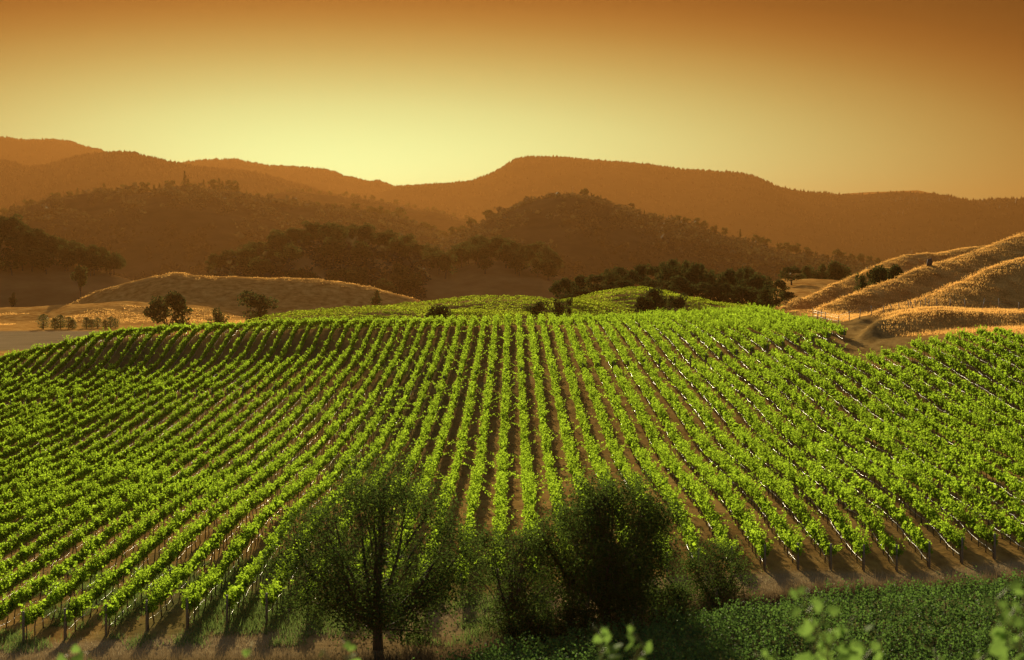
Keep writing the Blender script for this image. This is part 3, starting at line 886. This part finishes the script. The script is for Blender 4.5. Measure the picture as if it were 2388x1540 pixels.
def vine_leaves(X0, ys, seed, per_m, size, hscale=1.0, wide=1.0, along=None):
    """leaf quads of one trellised row; ys: stations (about 1 m apart) that are in view"""
    rg = np.random.default_rng(seed)
    n = len(ys)
    NS = 7
    y = np.repeat(ys, NS) + rg.uniform(-0.5, 0.5, n * NS)
    vig = 0.80 + 1.0 * (vnoise(y / 1.3, y * 0 + seed * 3.1, seed) - 0.5) + 0.5 * (vnoise(y / 7, y * 0 + seed * 1.3, seed + 1) - 0.5)
    keep = rg.uniform(size=len(y)) < np.clip(vig * 1.2, 0.25, 1)
    y, vig = y[keep], vig[keep]
    m = len(y)
    half = (0.08 + 0.40 * wide) * (0.55 + 0.9 * vnoise(y / 1.4, y * 0 + seed * 2.7, seed + 2)) * np.where(rg.uniform(size=m) < 0.14, 1.8, 1.0)
    x = X0 + rg.uniform(-0.6, 0.6, m) * half
    base = ground(x * 0 + X0, y)
    L = np.clip(vig, 0.4, 1.35) * rg.uniform(0.5, 1.3, m) * 1.05 * hscale
    lx, ly = rg.normal(size=m) * 0.34 * wide, rg.normal(size=m) * 0.26
    wild = rg.uniform(size=m) < 0.06
    lx = np.where(wild, lx * 2.0 + np.sign(lx) * 0.25, lx); L = np.where(wild, L * 1.25, L); half = np.where(wild, 1.5, half)
    kk = max(4, int(round(per_m / NS)))
    t = (np.arange(kk)[None] + rg.uniform(0, 1, (m, kk))) / kk
    droop = rg.uniform(0, 0.28, (m, 1)) * np.abs(lx)[:, None] * 4
    dx = (x - X0)[:, None] + lx[:, None] * (t + 0.6 * t * t) * L[:, None]
    dx = half[:, None] * np.tanh(dx / half[:, None])
    py = y[:, None] + ly[:, None] * t * L[:, None]
    pz = base[:, None] + 0.95 + t * L[:, None] - droop * t * t * 0.8
    P = np.stack([X0 + dx, py, pz], -1).reshape(-1, 3) + rg.normal(size=(m * kk, 3)) * np.array([0.065, 0.07, 0.05])
    s = size * rg.uniform(0.7, 1.25, len(P)) * (1.15 - 0.40 * t.ravel())
    ax = np.stack([np.repeat(lx, kk), np.repeat(ly, kk), np.full(m * kk, 0.9)], -1)
    # oversized leaves added inside the canopy to block sun and darken the row sides
    nc = int(n * 34)
    yc = np.repeat(ys, 34)[:nc] + rg.uniform(-0.5, 0.5, nc)
    Pc = np.stack([X0 + rg.uniform(-0.5, 0.5, nc) * (0.08 + 0.36 * wide), yc, ground(yc * 0 + X0, yc) + rg.uniform(0.85, 1.5, nc) * (0.7 + 0.3 * hscale)], -1)
    return np.concatenate([leaf_quads(P, s * 1.08, rg, 0.15, 0.38, ax), leaf_quads(Pc, size * 1.6 * rg.uniform(0.7, 1.2, nc), rg, 0.0, 0.5)])


def hose_mesh(X0, y0, y1, seed, step=0.8, r=0.016, h=0.42, off=0.0):
    rg = np.random.default_rng(seed)
    n = max(3, int((y1 - y0) / step))
    ys = np.linspace(y0, y1, n)
    g = ground(np.full(n, X0), ys)
    z = g + h + 0.09 * (vnoise(ys / 1.5, ys * 0, seed) - 0.5) * 2
    x = X0 + off + 0.10 * (vnoise(ys / 2.1, ys * 0 + 5, seed) - 0.5) * 2
    mb = MB()
    mb.tube(list(zip(x, ys, z)), [r] * n, 5)
    return mb, z


def in_view(X, Y, m=0.075):
    return np.abs(X / np.maximum(Y, 1)) < 0.3273 + m


def vine_row(X0, y0, y1, seed, label, group, leafm, trunks, step_t=1.5, end_post=True, hose=True, hscale=1.0, wide=1.0, dens=1.0):
    ys = np.arange(y0 + 0.5 - 0.25, y1, 1.0)
    ys = ys[in_view(X0, ys)]
    if len(ys) < 3:
        return None
    ya, yb_ = ys[0] - 0.5, ys[-1] + 0.5
    root = empty('vine_row', (X0, ya, gz(X0, ya)))
    O = np.array(root.location)
    tag(root, label, 'vine row', group)
    # leaves: smaller and more of them where they are near
    V = []
    for lo_, hi_, pm_, sz_ in ((0, 105, 205, 0.150), (105, 140, 162, 0.165), (140, 190, 117, 0.19), (190, 240, 90, 0.22), (240, 400, 64, 0.26)):
        q = ys[(ys >= lo_) & (ys < hi_)]
        if len(q):
            V.append(vine_leaves(X0, q, seed + int(lo_), pm_ * dens, sz_, hscale, wide))
    link('foliage', poly_mesh('foliage', np.concatenate(V) - O, 4, leafm), root)
    # cordon and the trunks under it
    rg = np.random.default_rng(seed + 9)
    n = max(3, int((yb_ - ya) / 2.0))
    yy = np.linspace(ya, yb_, n)
    gg = ground(np.full(n, X0), yy)
    ty = np.arange(ya + 0.4, yb_, step_t)
    if trunks == 'each':
        tz = ground(np.full(len(ty), X0), ty)
        for i, (y_, z_) in enumerate(zip(ty, tz)):
            o = link('trunk', trunk_meshes[int(rg.integers(4))], root, tuple(np.array((X0 + rg.normal() * 0.02, y_, z_)) - O))
            o.rotation_euler = (rg.normal() * 0.05, rg.normal() * 0.06, rg.uniform(0, 6.28))
    elif trunks == 'mass':
        mb = MB()
        tz = ground(np.full(len(ty), X0), ty)
        for y_, z_ in zip(ty, tz):
            b = rg.normal(size=2) * 0.05
            mb.tube([(0, y_ - O[1], z_ - O[2] - 0.05), (b[0], y_ - O[1] + b[1], z_ - O[2] + 0.5), (0, y_ - O[1], z_ - O[2] + 1.05)], [0.04, 0.034, 0.03], 4, False)
        tag(link('trunks', mb.mesh('trunks', M['vine_bark']), root), kind='stuff')
    mb = MB()
    mb.tube([(0, a - O[1], b + 1.02 - O[2]) for a, b in zip(yy, gg)], [0.025] * n, 5)
    link('cordon', mb.mesh('cordon', M['vine_bark']), root)
    if hose:
        mbh, _ = hose_mesh(X0, ya, yb_, seed + 4, r=0.007 if X0 < -4 else 0.012)
        mbh.v = [(v[0] - O[0], v[1] - O[1], v[2] - O[2]) for v in mbh.v]
        link('drip_hose', mbh.mesh('drip_hose', M['hose']), root)
    if end_post and ya <= y0 + 0.4:
        link('end_post', post_mesh, root, (0, 0.05, 0.0))
    return root


G_MAIN = 'vine rows of the main slope below the cross path'
for k in range(-34, 29):
    X0 = (k + 0.6) * 2.0
    y0 = front_y(k)
    y1 = 199.5
    if X0 > 40:
        y1 = float(np.interp(X0, [40, 45, 55, 62, 70], [180.5, 183, 185.5, 186, 184]))
    if k <= -14:
        lab = 'vine row on the left slope below the cross path, %s beyond the leftmost end post' % ordinal(-13 - k)
    elif k <= -7:
        lab = 'vine row ending at the track left of the broad tree, %s from the left' % ordinal(k + 14)
    elif k <= 4:
        lab = 'vine row running down behind the trackside trees, %s from the left among these' % ordinal(k + 7)
    elif k <= 14:
        lab = 'vine row ending at the dirt track right of the dense tree, %s post from it' % ordinal(k - 4)
    else:
        lab = 'vine row on the right slope below the cross path, %s beyond the rightmost end post' % ordinal(k - 14)
    vine_row(X0, y0, y1, 1000 + k * 13, lab, G_MAIN, M['vine'], 'each' if k <= -3 else 'mass', 1.5, True, True, float(np.interp(k, [-16, -6, 0, 6], [0.85, 0.92, 1.0, 1.0])), float(np.interp(k, [-20, -13, -6, 0, 10], [0.40, 0.64, 0.70, 0.86, 1.02])))
G_UP = 'vine rows of the upper slope above the cross path'
for k in range(-41, 22):
    X0 = (k + 0.6) * 2.0
    y1 = float(np.interp(k, [-41, -30, -20, -16, -10, 22], [256, 262, 268, 274, 277, 277]))
    y0 = 202.4 if k < -4 else 203.6
    if k < 0:
        lab = 'upper slope vine row above the cross path, %s left of the straight climbing row' % ordinal(-k)
    elif k == 0:
        lab = 'upper slope vine row that climbs straight up the middle of the hill'
    else:
        lab = 'upper slope vine row above the cross path, %s right of the straight climbing row' % ordinal(k)
    vine_row(X0, y0, y1, 3000 + k * 17, lab, G_UP, M['vine'], 'mass', 1.6, True, k > 3 or k < -18, float(np.interp(k, [-16, -6, 0, 6], [0.88, 0.95, 1.0, 1.05])), float(np.interp(k, [-18, -8, 0, 10], [0.40, 0.56, 0.78, 0.90])))
G_CR = 'vine rows on the brow beyond the upper path'
for k in range(-22, 22):
    X0 = (k + 0.6) * 2.0
    vine_row(X0, 283.0, 312.0, 5000 + k * 19, 'vine row on the brow of the hill beyond the upper path, %s from the left' % ordinal(k + 23), G_CR, M['vine'], None, 1.6, True, False, 1.0, 0.5)

# the dense block of vines beside the track, nearest the camera
def block_row(j, x0, x1, yfun, seed):
    rg = np.random.default_rng(seed)
    xs = np.arange(x0, x1, 0.5)
    ys = yfun(xs)
    ok = np.abs(xs / ys) < 0.37
    xs, ys = xs[ok], ys[ok]
    m = len(xs) * 8
    x = np.repeat(xs, 8) + rg.uniform(-0.3, 0.3, m); y = np.repeat(ys, 8) + rg.normal(size=m) * 0.22
    vig = 0.75 + 0.9 * (vnoise(x / 1.1, y * 0 + j, seed) - 0.4)
    base = ground(x, y)
    L = np.clip(vig, 0.4, 1.35) * rg.uniform(0.6, 1.2, m)
    l2 = rg.normal(size=(m, 2)) * 0.42
    kk = 12
    t = (np.arange(kk)[None] + rg.uniform(0, 1, (m, kk))) / kk
    P = np.stack([x[:, None] + l2[:, :1] * t * L[:, None], y[:, None] + l2[:, 1:] * t * L[:, None], base[:, None] + 1.05 + t * L[:, None]], -1).reshape(-1, 3)
    P = P + rg.normal(size=P.shape) * 0.06
    ax = np.stack([np.repeat(l2[:, 0], kk), np.repeat(l2[:, 1], kk), np.full(m * kk, 0.9)], -1)
    V = leaf_quads(P, 0.135 * rg.uniform(0.7, 1.3, len(P)) * (1.15 - 0.4 * t.ravel()), rg, 0.15, 0.45, ax)
    mid = len(xs) // 2
    root = empty('vine_row', (xs[mid], ys[mid], gz(xs[mid], ys[mid])))
    O = np.array(root.location)
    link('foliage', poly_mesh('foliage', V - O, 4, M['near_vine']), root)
    mb = MB()
    for i in range(0, len(xs), 3):
        z_ = gz(xs[i], ys[i])
        mb.tube([(xs[i] - O[0], ys[i] - O[1], z_ - O[2] - 0.05), (xs[i] - O[0] + 0.05, ys[i] - O[1], z_ - O[2] + 0.5), (xs[i] - O[0], ys[i] - O[1], z_ - O[2] + 0.95)], [0.04, 0.035, 0.03], 5, False)
    tag(link('trunks', mb.mesh('trunks', M['vine_bark']), root), kind='stuff')
    tag(root, 'dense leafy vine row of the near block beside the track, %s back from the track' % ordinal(j + 1), 'vine row', 'vine rows of the dense near block')


def block_edge(x):
    return np.interp(x, [-8, -4, 3, 6, 10.8, 18, 27, 40], [66.5, 69.0, 73.4, 75.0, 78.3, 81.0, 82.6, 84])
for j in range(15):
    x_start = float(np.interp(j, [0, 4, 15], [-1.5, -6.5, -14]))
    block_row(j, x_start, 32, lambda xs, j=j: block_edge(xs) - 0.5 - j * 1.45, 7000 + j)

# far rows on the knolls: they follow the lie of each knoll
def far_row(D, x0, x1, seed, label, group, dens=26, size=0.36, skew=0.0):
    rg = np.random.default_rng(seed)
    Xa, Xb = (x0 - CX) * D / F, (x1 - CX) * D / F
    n = int((Xb - Xa) * dens)
    X = rg.uniform(Xa, Xb, n)
    Y = D + skew * (X - (Xa + Xb) / 2) + rg.normal(size=n) * 0.28
    vig = 0.85 + 0.6 * (vnoise(X / 1.8, X * 0 + seed, seed) - 0.4)
    Z = ground(X, Y) + 0.55 + np.clip(vig, 0.3, 1.3) * rg.uniform(0.0, 0.8, n)
    Xm = (Xa + Xb) / 2
    root = empty('vine_row', (Xm, D, gz(Xm, D)))
    O = np.array(root.location)
    link('foliage', poly_mesh('foliage', leaf_quads(np.stack([X, Y, Z], -1) - O, size * rg.uniform(0.7, 1.3, n), rg, 0.2, 0.45), 4, M['far_vine']), root)
    tag(root, label, 'vine row', group)


for i in range(10):
    D = 324 + i * 5.0
    far_row(D, 560 + 9 * abs(i - 8), 1260 - i * 7, 8000 + i, 'distant vine row on the low left knoll, %s from its foot' % ordinal(i + 1), 'vine rows on the low left knoll', 30, 0.36)
for i in range(7):
    D = 366 + i * 6.0
    far_row(D, 900 + (6 - i) * 22, 1440 - (6 - i) * 10, 8100 + i, 'distant vine row on the middle knoll, %s from its foot' % ordinal(i + 1), 'vine rows on the middle knoll', 30, 0.36, 0.05)
for i in range(13):
    D = 367 + i * 5.5
    far_row(D, 1330 - i * 0.5, 1815 - i * 2, 8200 + i, 'distant vine row on the right far knoll, %s from its foot' % ordinal(i + 1), 'vine rows on the right far knoll', 30, 0.36, 0.06)

# ------------------------------------------------------------------ grasses
def blades(P, h, w, rg, lean=0.35):
    n = len(P)
    a = rg.uniform(0, 6.28, n)
    d = np.stack([np.cos(a), np.sin(a), a * 0], -1)
    ln = rg.normal(size=(n, 3)) * lean; ln[:, 2] = 1
    V = np.empty((n, 3, 3))
    V[:, 0] = P - d * w[:, None]
    V[:, 1] = P + d * w[:, None]
    V[:, 2] = P + unit(ln) * h[:, None]
    return V.reshape(-1, 3)


def grass(name, label, X, Y, per, h, w, mat, seed, spread=0.25, sink=0.05):
    rg = np.random.default_rng(seed)
    Z = ground(X, Y) - sink
    P = np.repeat(np.stack([X, Y, Z], -1), per, 0)
    off = rg.normal(size=(len(P), 2)) * spread
    P[:, :2] += off
    hh = h * np.repeat(np.exp(rg.normal(size=len(X)) * 0.3), per) * rg.uniform(0.6, 1.2, len(P))
    o = link(name, poly_mesh(name, blades(P, hh, w * rg.uniform(0.6, 1.3, len(P)), rg), 3, mat))
    return tag(o, label, 'grass', kind='stuff')


rg = np.random.default_rng(5)
n = 150000
Y = rg.uniform(186, 480, n); X = rg.uniform(44, 170, n)
onhill = (X > np.where(Y < 215, np.interp(Y, [186, 199, 204, 215], [64, 50, 48.5, 52]), right_edge(Y) + 6.5) + 2 * fbm(X / 6, Y / 6, 2, 3)) & (X / Y < 0.36)
onhill &= rg.uniform(size=n) < np.where(Y < 260, 1.0, 0.6)
X, Y = X[onhill], Y[onhill]
keep = fbm(X / 5, Y / 5, 3, 77) > -0.25
X, Y = X[keep], Y[keep]
grass('dry_grass', 'golden dry grass covering the hill at right', X, Y, 8, 0.24, 0.04, M['dry_blade'], 21, 0.6)
n = 40000
X = rg.uniform(-330, 20, n); Y = rg.uniform(715, 890, n)
k_ = (np.abs(X / Y) < 0.36) & (fbm(X / 20, Y / 20, 3, 78) > -0.02) & (((Y > 838) & (rg.uniform(size=n) < 0.5)) | (Y < 770 + 30 * fbm(X / 25, Y / 25, 2, 83)))
grass('dry_grass', 'golden dry grass on the mound and valley floor at left', X[k_], Y[k_], 3, 0.42, 0.15, M['dry_blade'], 22, 0.8)
n = 9000
X = rg.uniform(-27, 34, n)
edge = np.interp(X, [-27, -10, -4, 3, 10.8, 18, 27, 34], [73.2, 73.4, 74.6, 79.2, 85.0, 87.6, 88.6, 89])
Y = edge + rg.normal(size=n) * 0.6 - rg.uniform(0, 1.5, n) * (X < 0)
grass('brown_grass', 'tall dry brown grass along the lower edge of the dirt track', X, Y, 4, 0.62, 0.02, M['brown_blade'], 23, 0.15)
n = 3500
X = rg.uniform(-27, 34, n); Y = np.interp(X, [-27, -13, 5, 34], [77, 77.5, 90, 91]) + rg.normal(size=n) * 1.6
grass('straw_grass', 'sparse pale straw on the dirt track', X, Y, 3, 0.22, 0.015, M['straw_blade'], 24, 0.2)
n = 15000
X = rg.uniform(-28, 2, n); Y = rg.uniform(77, 98, n)
k_ = (fbm(X / 1.6, Y / 3, 3, 79) > 0.0) & in_view(X, Y)
grass('green_weeds', 'green weeds growing under the front of the left vine rows', X[k_], Y[k_], 5, 0.32, 0.025, M['green_blade'], 25, 0.2)

# ------------------------------------------------------------------ fence on the golden hill
fpost = MB(); fpost.tube([(0, 0, -0.3), (0.02, 0, 0.8), (0, 0, 1.6)], [0.07, 0.065, 0.06], 6)
fpm = fpost.mesh('post', M['post'])
fx = [1896, 1906, 1914, 1924, 1955, 1980, 2004, 2032, 2060, 2080, 2096, 2120, 2124, 2130, 2136, 2146, 2158, 2166, 2186, 2215, 2250, 2290, 2330, 2375]
Df = [228 + max(0, (1990 - x)) * 0.35 for x in fx]
P0 = [((x - CX) * d / F, d) for x, d in zip(fx, Df)]
fr = empty('wire_fence', (P0[0][0], P0[0][1], gz(*P0[0])))
FO = Vector(fr.location)
tops = []
for i, (x, y) in enumerate(P0):
    z = gz(x, y)
    o = link('post', fpm, fr, Vector((x, y, z)) - FO)
    o.rotation_euler = (random.gauss(0, .06), random.gauss(0, .09), 0)
    o.scale = (1, 1, random.uniform(0.8, 1.15))
    tops.append((x, y, z))
for hgt in (0.5, 1.0, 1.35):
    mb = MB(); mb.tube([Vector((x, y, z + hgt)) - FO for x, y, z in tops], [0.012] * len(tops), 4)
    link('wire', mb.mesh('wire', M['wire']), fr)
tag(fr, 'old wire fence with leaning wooden posts along the foot of the golden hill', 'fence')
stump = MB(); stump.tube([(0, 0, -0.3), (0.05, 0, 0.6), (0.1, 0, 1.4)], [0.62, 0.55, 0.45], 9); stump.tube([(0.1, 0, 1.2), (0.5, 0, 1.7)], [0.2, 0.08], 6)
sx_, sy_ = (2167 - CX) * 334 / F, 334.0
so_ = link('tree_stump', stump.mesh('tree_stump', M['bark']), None, (sx_, sy_, gz(sx_, sy_) - 0.05))
tag(so_, 'small dark stump on the crest of the middle golden spur', 'stump')

# ------------------------------------------------------------------ trees and bushes beside the track
def branch_tree(seed, H, W, trunk_r, split, n_limb, spread, leaf_n, leaf_size, leafm, up=0.75, low=0.15, droop=0.0, sub=5, clump=0.32, lumps=40, low_z=0.12):
    rg = np.random.default_rng(seed)
    mb = MB(); tips = []
    lean = rg.normal(size=2) * 0.05 * H
    fork = Vector((lean[0] * 0.4, lean[1] * 0.4, H * split))
    mb.tube([(0, 0, -0.4), (lean[0] * .1, 0, H * split * .5), fork], [trunk_r * 1.25, trunk_r, trunk_r * .9], 9)
    for i in range(n_limb):
        a = 2 * math.pi * i / n_limb + rg.uniform(-0.4, 0.4)
        q = rg.uniform(0.25, 1.0) if i % 3 else rg.uniform(0.0, 0.3)
        out = W * 0.5 * q * spread
        top = H * (1.0 - 0.42 * q * q) * rg.uniform(0.82, 1.0)
        out = min(out, W * 0.46)
        e = Vector((math.cos(a) * out, math.sin(a) * out, top))
        s = fork + Vector((0, 0, -H * split * rg.uniform(0, 0.25)))
        pts, rad = [], []
        N = 8
        bow = Vector((math.cos(a), math.sin(a), 0)) * W * 0.09 * q
        for j in range(N + 1):
            t = j / N
            pnt = s.lerp(e, t) + bow * math.sin(math.pi * t) + Vector(tuple(rg.normal(size=3) * 0.05 * (j > 0) * H / 9))
            pts.append(pnt); rad.append(trunk_r * (0.62 * (1 - t) ** 1.1 + 0.05))
        mb.tube(pts, rad, 6)
        for j in range(2, N + 1):
            for b in range(sub):
                d = Vector(tuple(rg.normal(size=3))); d.z = d.z * 0.5 + 0.25 - droop * rg.uniform(0, 1.4); d.normalize()
                o_ = Vector((pts[j].x, pts[j].y, 0)); d = (d + o_.normalized() * 0.5 if o_.length > 0.1 else d).normalized()
                L = rg.uniform(0.45, 1.25) * H * 0.13
                m1_ = pts[j] + d * L * .5 + Vector((0, 0, .06 * L)); e1 = pts[j] + d * L + Vector((0, 0, -droop * L * .5))
                mb.tube([pts[j], m1_, e1], [rad[j] * .4 + .006, rad[j] * .22 + .005, .006], 4, False)
                tips += [m1_, e1, e1]
    nlow = int(n_limb * low * 10)
    for i in range(nlow):
        a = rg.uniform(0, 6.28); h0 = H * rg.uniform(split * .5, split * 1.6)
        L = W * 0.5 * rg.uniform(0.5, 1.02)
        e = Vector((math.cos(a) * L, math.sin(a) * L, h0 + H * rg.uniform(-0.12, 0.25) - droop * H * .05))
        s = Vector((0, 0, h0)); m_ = (s + e) * .5 + Vector((0, 0, H * .05))
        pts = [s, s.lerp(m_, .5), m_, m_.lerp(e, .5) + Vector((0, 0, .04 * H)), e]
        mb.tube(pts, [trunk_r * .3, trunk_r * .24, trunk_r * .17, trunk_r * .1, .01], 5)
        for pnt in pts[2:]:
            for b in range(sub):
                d = Vector(tuple(rg.normal(size=3) * H * .055)); tips += [pnt + d]
                mb.tube([pnt, pnt + d], [.014, .006], 4, False)
    for i in range(lumps):
        d = unit(rg.normal(size=3)); d[2] = d[2] * 0.9 + 0.1
        q_ = rg.uniform(0.72, 1.08)
        c_ = Vector((d[0] * W * .46 * q_, d[1] * W * .46 * q_, H * (0.50 + 0.47 * d[2] * q_)))
        if c_.z < H * low_z:
            continue
        b_ = Vector((c_.x * .45, c_.y * .45, max(H * split, c_.z - H * .2)))
        mb.tube([b_, b_.lerp(c_, .55) + Vector((0, 0, .03 * H)), c_], [.03, .018, .006], 4, False)
        for j in range(9):
            tips.append(c_ + Vector(tuple(rg.normal(size=3) * W * .035)))
    T = np.array([tuple(t) for t in tips])
    # leaf clumps: each tip carries a clump of its own size, and the outer tips carry more
    cx_ = T - np.array([0, 0, H * 0.55]); rad_ = np.sqrt((cx_[:, 0] / (W * .5)) ** 2 + (cx_[:, 1] / (W * .5)) ** 2 + (cx_[:, 2] / (H * .5)) ** 2)
    wgt = np.clip(rad_, 0.25, 1.2) ** 1.4 * rg.gamma(0.7, 1.0, len(T))
    idx = rg.choice(len(T), size=leaf_n, p=wgt / wgt.sum())
    P = T[idx] + rg.normal(size=(leaf_n, 3)) * (clump * rg.uniform(0.5, 1.5, len(T))[idx])[:, None] * np.array([1, 1, 0.85])
    P[:, 2] -= droop * np.abs(rg.normal(size=leaf_n)) * 0.35
    P = P[P[:, 2] > 0.15]
    return leaf_quads(P, leaf_size * rg.uniform(0.65, 1.3, len(P)), rg, 0.2, 0.40), mb


def place_tree(name, x, y, args, label, cat='tree', rz=0.0):
    V, mb = args
    r = empty(name, (x, y, gz(x, y) - 0.05), rz)
    link('crown', poly_mesh('crown', V, 4, M['tree_leaf']), r)
    link('trunk', mb.mesh('trunk', M['bark']), r)
    tag(r, label, cat)
    return r


place_tree('broad_tree', -6.55, 76.6, branch_tree(51, 9.0, 9.4, 0.24, 0.15, 12, 1.0, 34000, 0.12, None, low=0.14, droop=0.15, sub=4, clump=0.48, lumps=84, low_z=0.05), 'tall broad tree with many rising limbs and thin leaves beside the dirt track')
place_tree('dense_tree', 4.9, 81.5, branch_tree(52, 7.8, 7.4, 0.30, 0.16, 14, 1.0, 54000, 0.12, None, low=0.12, droop=0.3, sub=6, clump=0.48, lumps=54, low_z=0.1), 'dark dense round tree beside the dirt track, the fullest of them')
place_tree('willowy_tree', -0.1, 80.5, branch_tree(53, 5.6, 4.6, 0.10, 0.12, 8, 1.0, 10500, 0.11, None, low=0.12, droop=0.6, sub=5, clump=0.36, lumps=26), 'slender drooping tree between the broad tree and the dense tree')
place_tree('small_tree', 11.4, 85.6, branch_tree(54, 3.4, 3.9, 0.07, 0.10, 9, 1.0, 9500, 0.10, None, low=0.12, droop=0.2, sub=5, clump=0.34, lumps=26), 'small bushy tree right of the dense tree at the track edge')
place_tree('bush', 0.75, 77.3, branch_tree(55, 1.7, 2.7, 0.06, 0.10, 12, 0.9, 6000, 0.095, None, low=0.1, sub=5, clump=0.2), 'low dark bush in front of the slender drooping tree', 'bush')
place_tree('bush', 8.4, 81.8, branch_tree(56, 1.8, 3.6, 0.06, 0.10, 14, 0.95, 8000, 0.095, None, low=0.1, sub=5, clump=0.22), 'low green bush between the dense tree and the small tree', 'bush')
place_tree('bush', 3.0, 79.0, branch_tree(57, 1.5, 3.0, 0.06, 0.10, 12, 0.95, 6000, 0.095, None, low=0.1, sub=5, clump=0.2), 'low dark bush at the foot of the dense tree', 'bush')

# ------------------------------------------------------------------ grapevine shoots right in front of the camera
def vine_leaf_poly(s, rg):
    a = np.array([0, 25, 50, 78, 105, 135, 180, 225, 255, 282, 310, 335]) * math.pi / 180
    r = np.array([0.30, 0.82, 0.62, 1.0, 0.70, 0.86, 1.18, 0.86, 0.70, 1.0, 0.62, 0.82]) * s * 0.5
    return np.stack([np.sin(a) * r, -np.cos(a) * r, -0.35 * (np.sin(a) * r) ** 2 / s - 0.2 * np.cos(a) ** 2 * r * 0.3], -1)


def shoot_vine(tips, D, seed, label, leaf=0.12):
    """tips: picture positions (2388 units) of the shoot ends standing in front of the lens at distance D"""
    rg = np.random.default_rng(seed)
    cxm = sum(t[0] for t in tips) / len(tips)
    X0 = (cxm - CX) * D / F
    z0 = gz(X0, D)
    root = empty('grapevine', (X0, D, z0))
    O = Vector(root.location)
    mb = MB()
    zc = max(at(cxm, max(t[1] for t in tips), D)[2] - 0.55, z0 + 0.6)
    mb.tube([(0, 0, -0.15), (0.04, 0.02, (zc - z0) * .5), (0, 0, zc - z0)], [0.045, 0.036, 0.03], 8)
    link('trunk', mb.mesh('trunk', M['vine_bark']), root)
    cane = MB()
    LV, LF = [], []
    for (xp, yp) in tips:
        tip = Vector(at(xp, yp, D + rg.uniform(-0.25, 0.25))) - O
        st = Vector((rg.normal() * 0.05, rg.normal() * 0.05, zc - z0))
        L = (tip - st).length
        pts = [st.lerp(tip, t) + Vector((rg.normal() * .025, rg.normal() * .025, 0)) + Vector((0, 0, 0.12 * L * math.sin(math.pi * t))) * 0.6 for t in np.linspace(0, 1, 9)]
        cane.tube(pts, list(np.linspace(0.008, 0.003, 9)), 5)
        nl = max(7, int(L / 0.055))
        for i in range(nl):
            t = (i + 0.5) / nl
            f = t * 8; j = min(int(f), 7)
            b = pts[j].lerp(pts[j + 1], f - j)
            s = leaf * (1.08 - 0.6 * t ** 2.2) * rg.uniform(0.75, 1.15)
            side = Vector(tuple(rg.normal(size=3))); side.z *= 0.4; side.normalize()
            pet = b + side * s * 0.55 + Vector((0, 0, 0.15 * s))
            cane.tube([b, pet], [0.003, 0.002], 4, False)
            pol = vine_leaf_poly(s, rg)
            nrm = Vector(tuple(rg.normal(size=3))); nrm.z = abs(nrm.z) * .6 + .4; nrm.y -= 0.5; nrm.normalize()
            ax = (side + Vector((0, 0, -0.4))); ax = (ax - nrm * ax.dot(nrm)).normalized()
            bx = nrm.cross(ax)
            base = len(LV)
            cen = pet + ax * s * 0.35
            LV.append(tuple(cen))
            for q in pol:
                LV.append(tuple(cen + bx * q[0] + ax * (-q[1]) * -1 + nrm * q[2]))
            for m_ in range(12):
                LF.append((base, base + 1 + m_, base + 1 + (m_ + 1) % 12))
    link('cane', cane.mesh('cane', M['green_cane']), root)
    me = bpy.data.meshes.new('leaves'); me.from_pydata(LV, [], LF); me.materials.append(M['shoot_leaf']); me.update()
    link('leaves', me, root)
    tag(root, label, 'grapevine', 'blurred grapevine shoots in front of the camera')


shoot_vine([(150, 1508), (205, 1515)], 10.5, 61, 'blurred grapevine shoots poking up at the bottom left corner')
shoot_vine([(590, 1505)], 10.0, 62, 'single blurred grapevine shoot poking up left of the broad tree trunk')
shoot_vine([(795, 1492), (830, 1530), (765, 1520)], 9.6, 63, 'blurred leafy grapevine shoots just left of the broad tree trunk')
shoot_vine([(1385, 1455), (1480, 1445), (1395, 1500), (1500, 1515)], 9.2, 64, 'pair of blurred grapevine shoots rising below the dense tree')
shoot_vine([(1885, 1372), (1905, 1410), (1990, 1440), (2060, 1470), (1935, 1470), (1890, 1510)], 8.6, 65, 'largest cluster of blurred grapevine shoots at lower right', 0.13)
shoot_vine([(2335, 1362), (2370, 1420), (2392, 1350), (2350, 1480)], 8.2, 66, 'blurred grapevine shoots at the lower right corner of the near block', 0.13)
shoot_vine([(1760, 1522), (2180, 1512), (2290, 1525)], 9.4, 67, 'low blurred grapevine tips just showing between the two right clusters', 0.10)

# ------------------------------------------------------------------ the dusty air
hz, hzn, hzl = new_mat('dusty_air')
pv = hzn.new('ShaderNodeVolumePrincipled')
pv.inputs['Color'].default_value = (0.215, 0.094, 0.023, 1)
pv.inputs['Density'].default_value = 8.5e-5
pv.inputs['Anisotropy'].default_value = 0.55
hzo = hzn.new('ShaderNodeOutputMaterial'); hzl.new(pv.outputs[0], hzo.inputs['Volume'])
mbh = MB()
x0, x1, y0_, y1_, z0_, z1_ = -10200, 10200, -60, 12300, -60, 600
mbh.box(((x0 + x1) / 2, (y0_ + y1_) / 2, (z0_ + z1_) / 2), ((x1 - x0) / 2, (y1_ - y0_) / 2, (z1_ - z0_) / 2))
ho_ = link('haze', mbh.mesh('haze', hz, False))
tag(ho_, 'golden dusty evening haze filling the valley air', 'haze', kind='stuff')
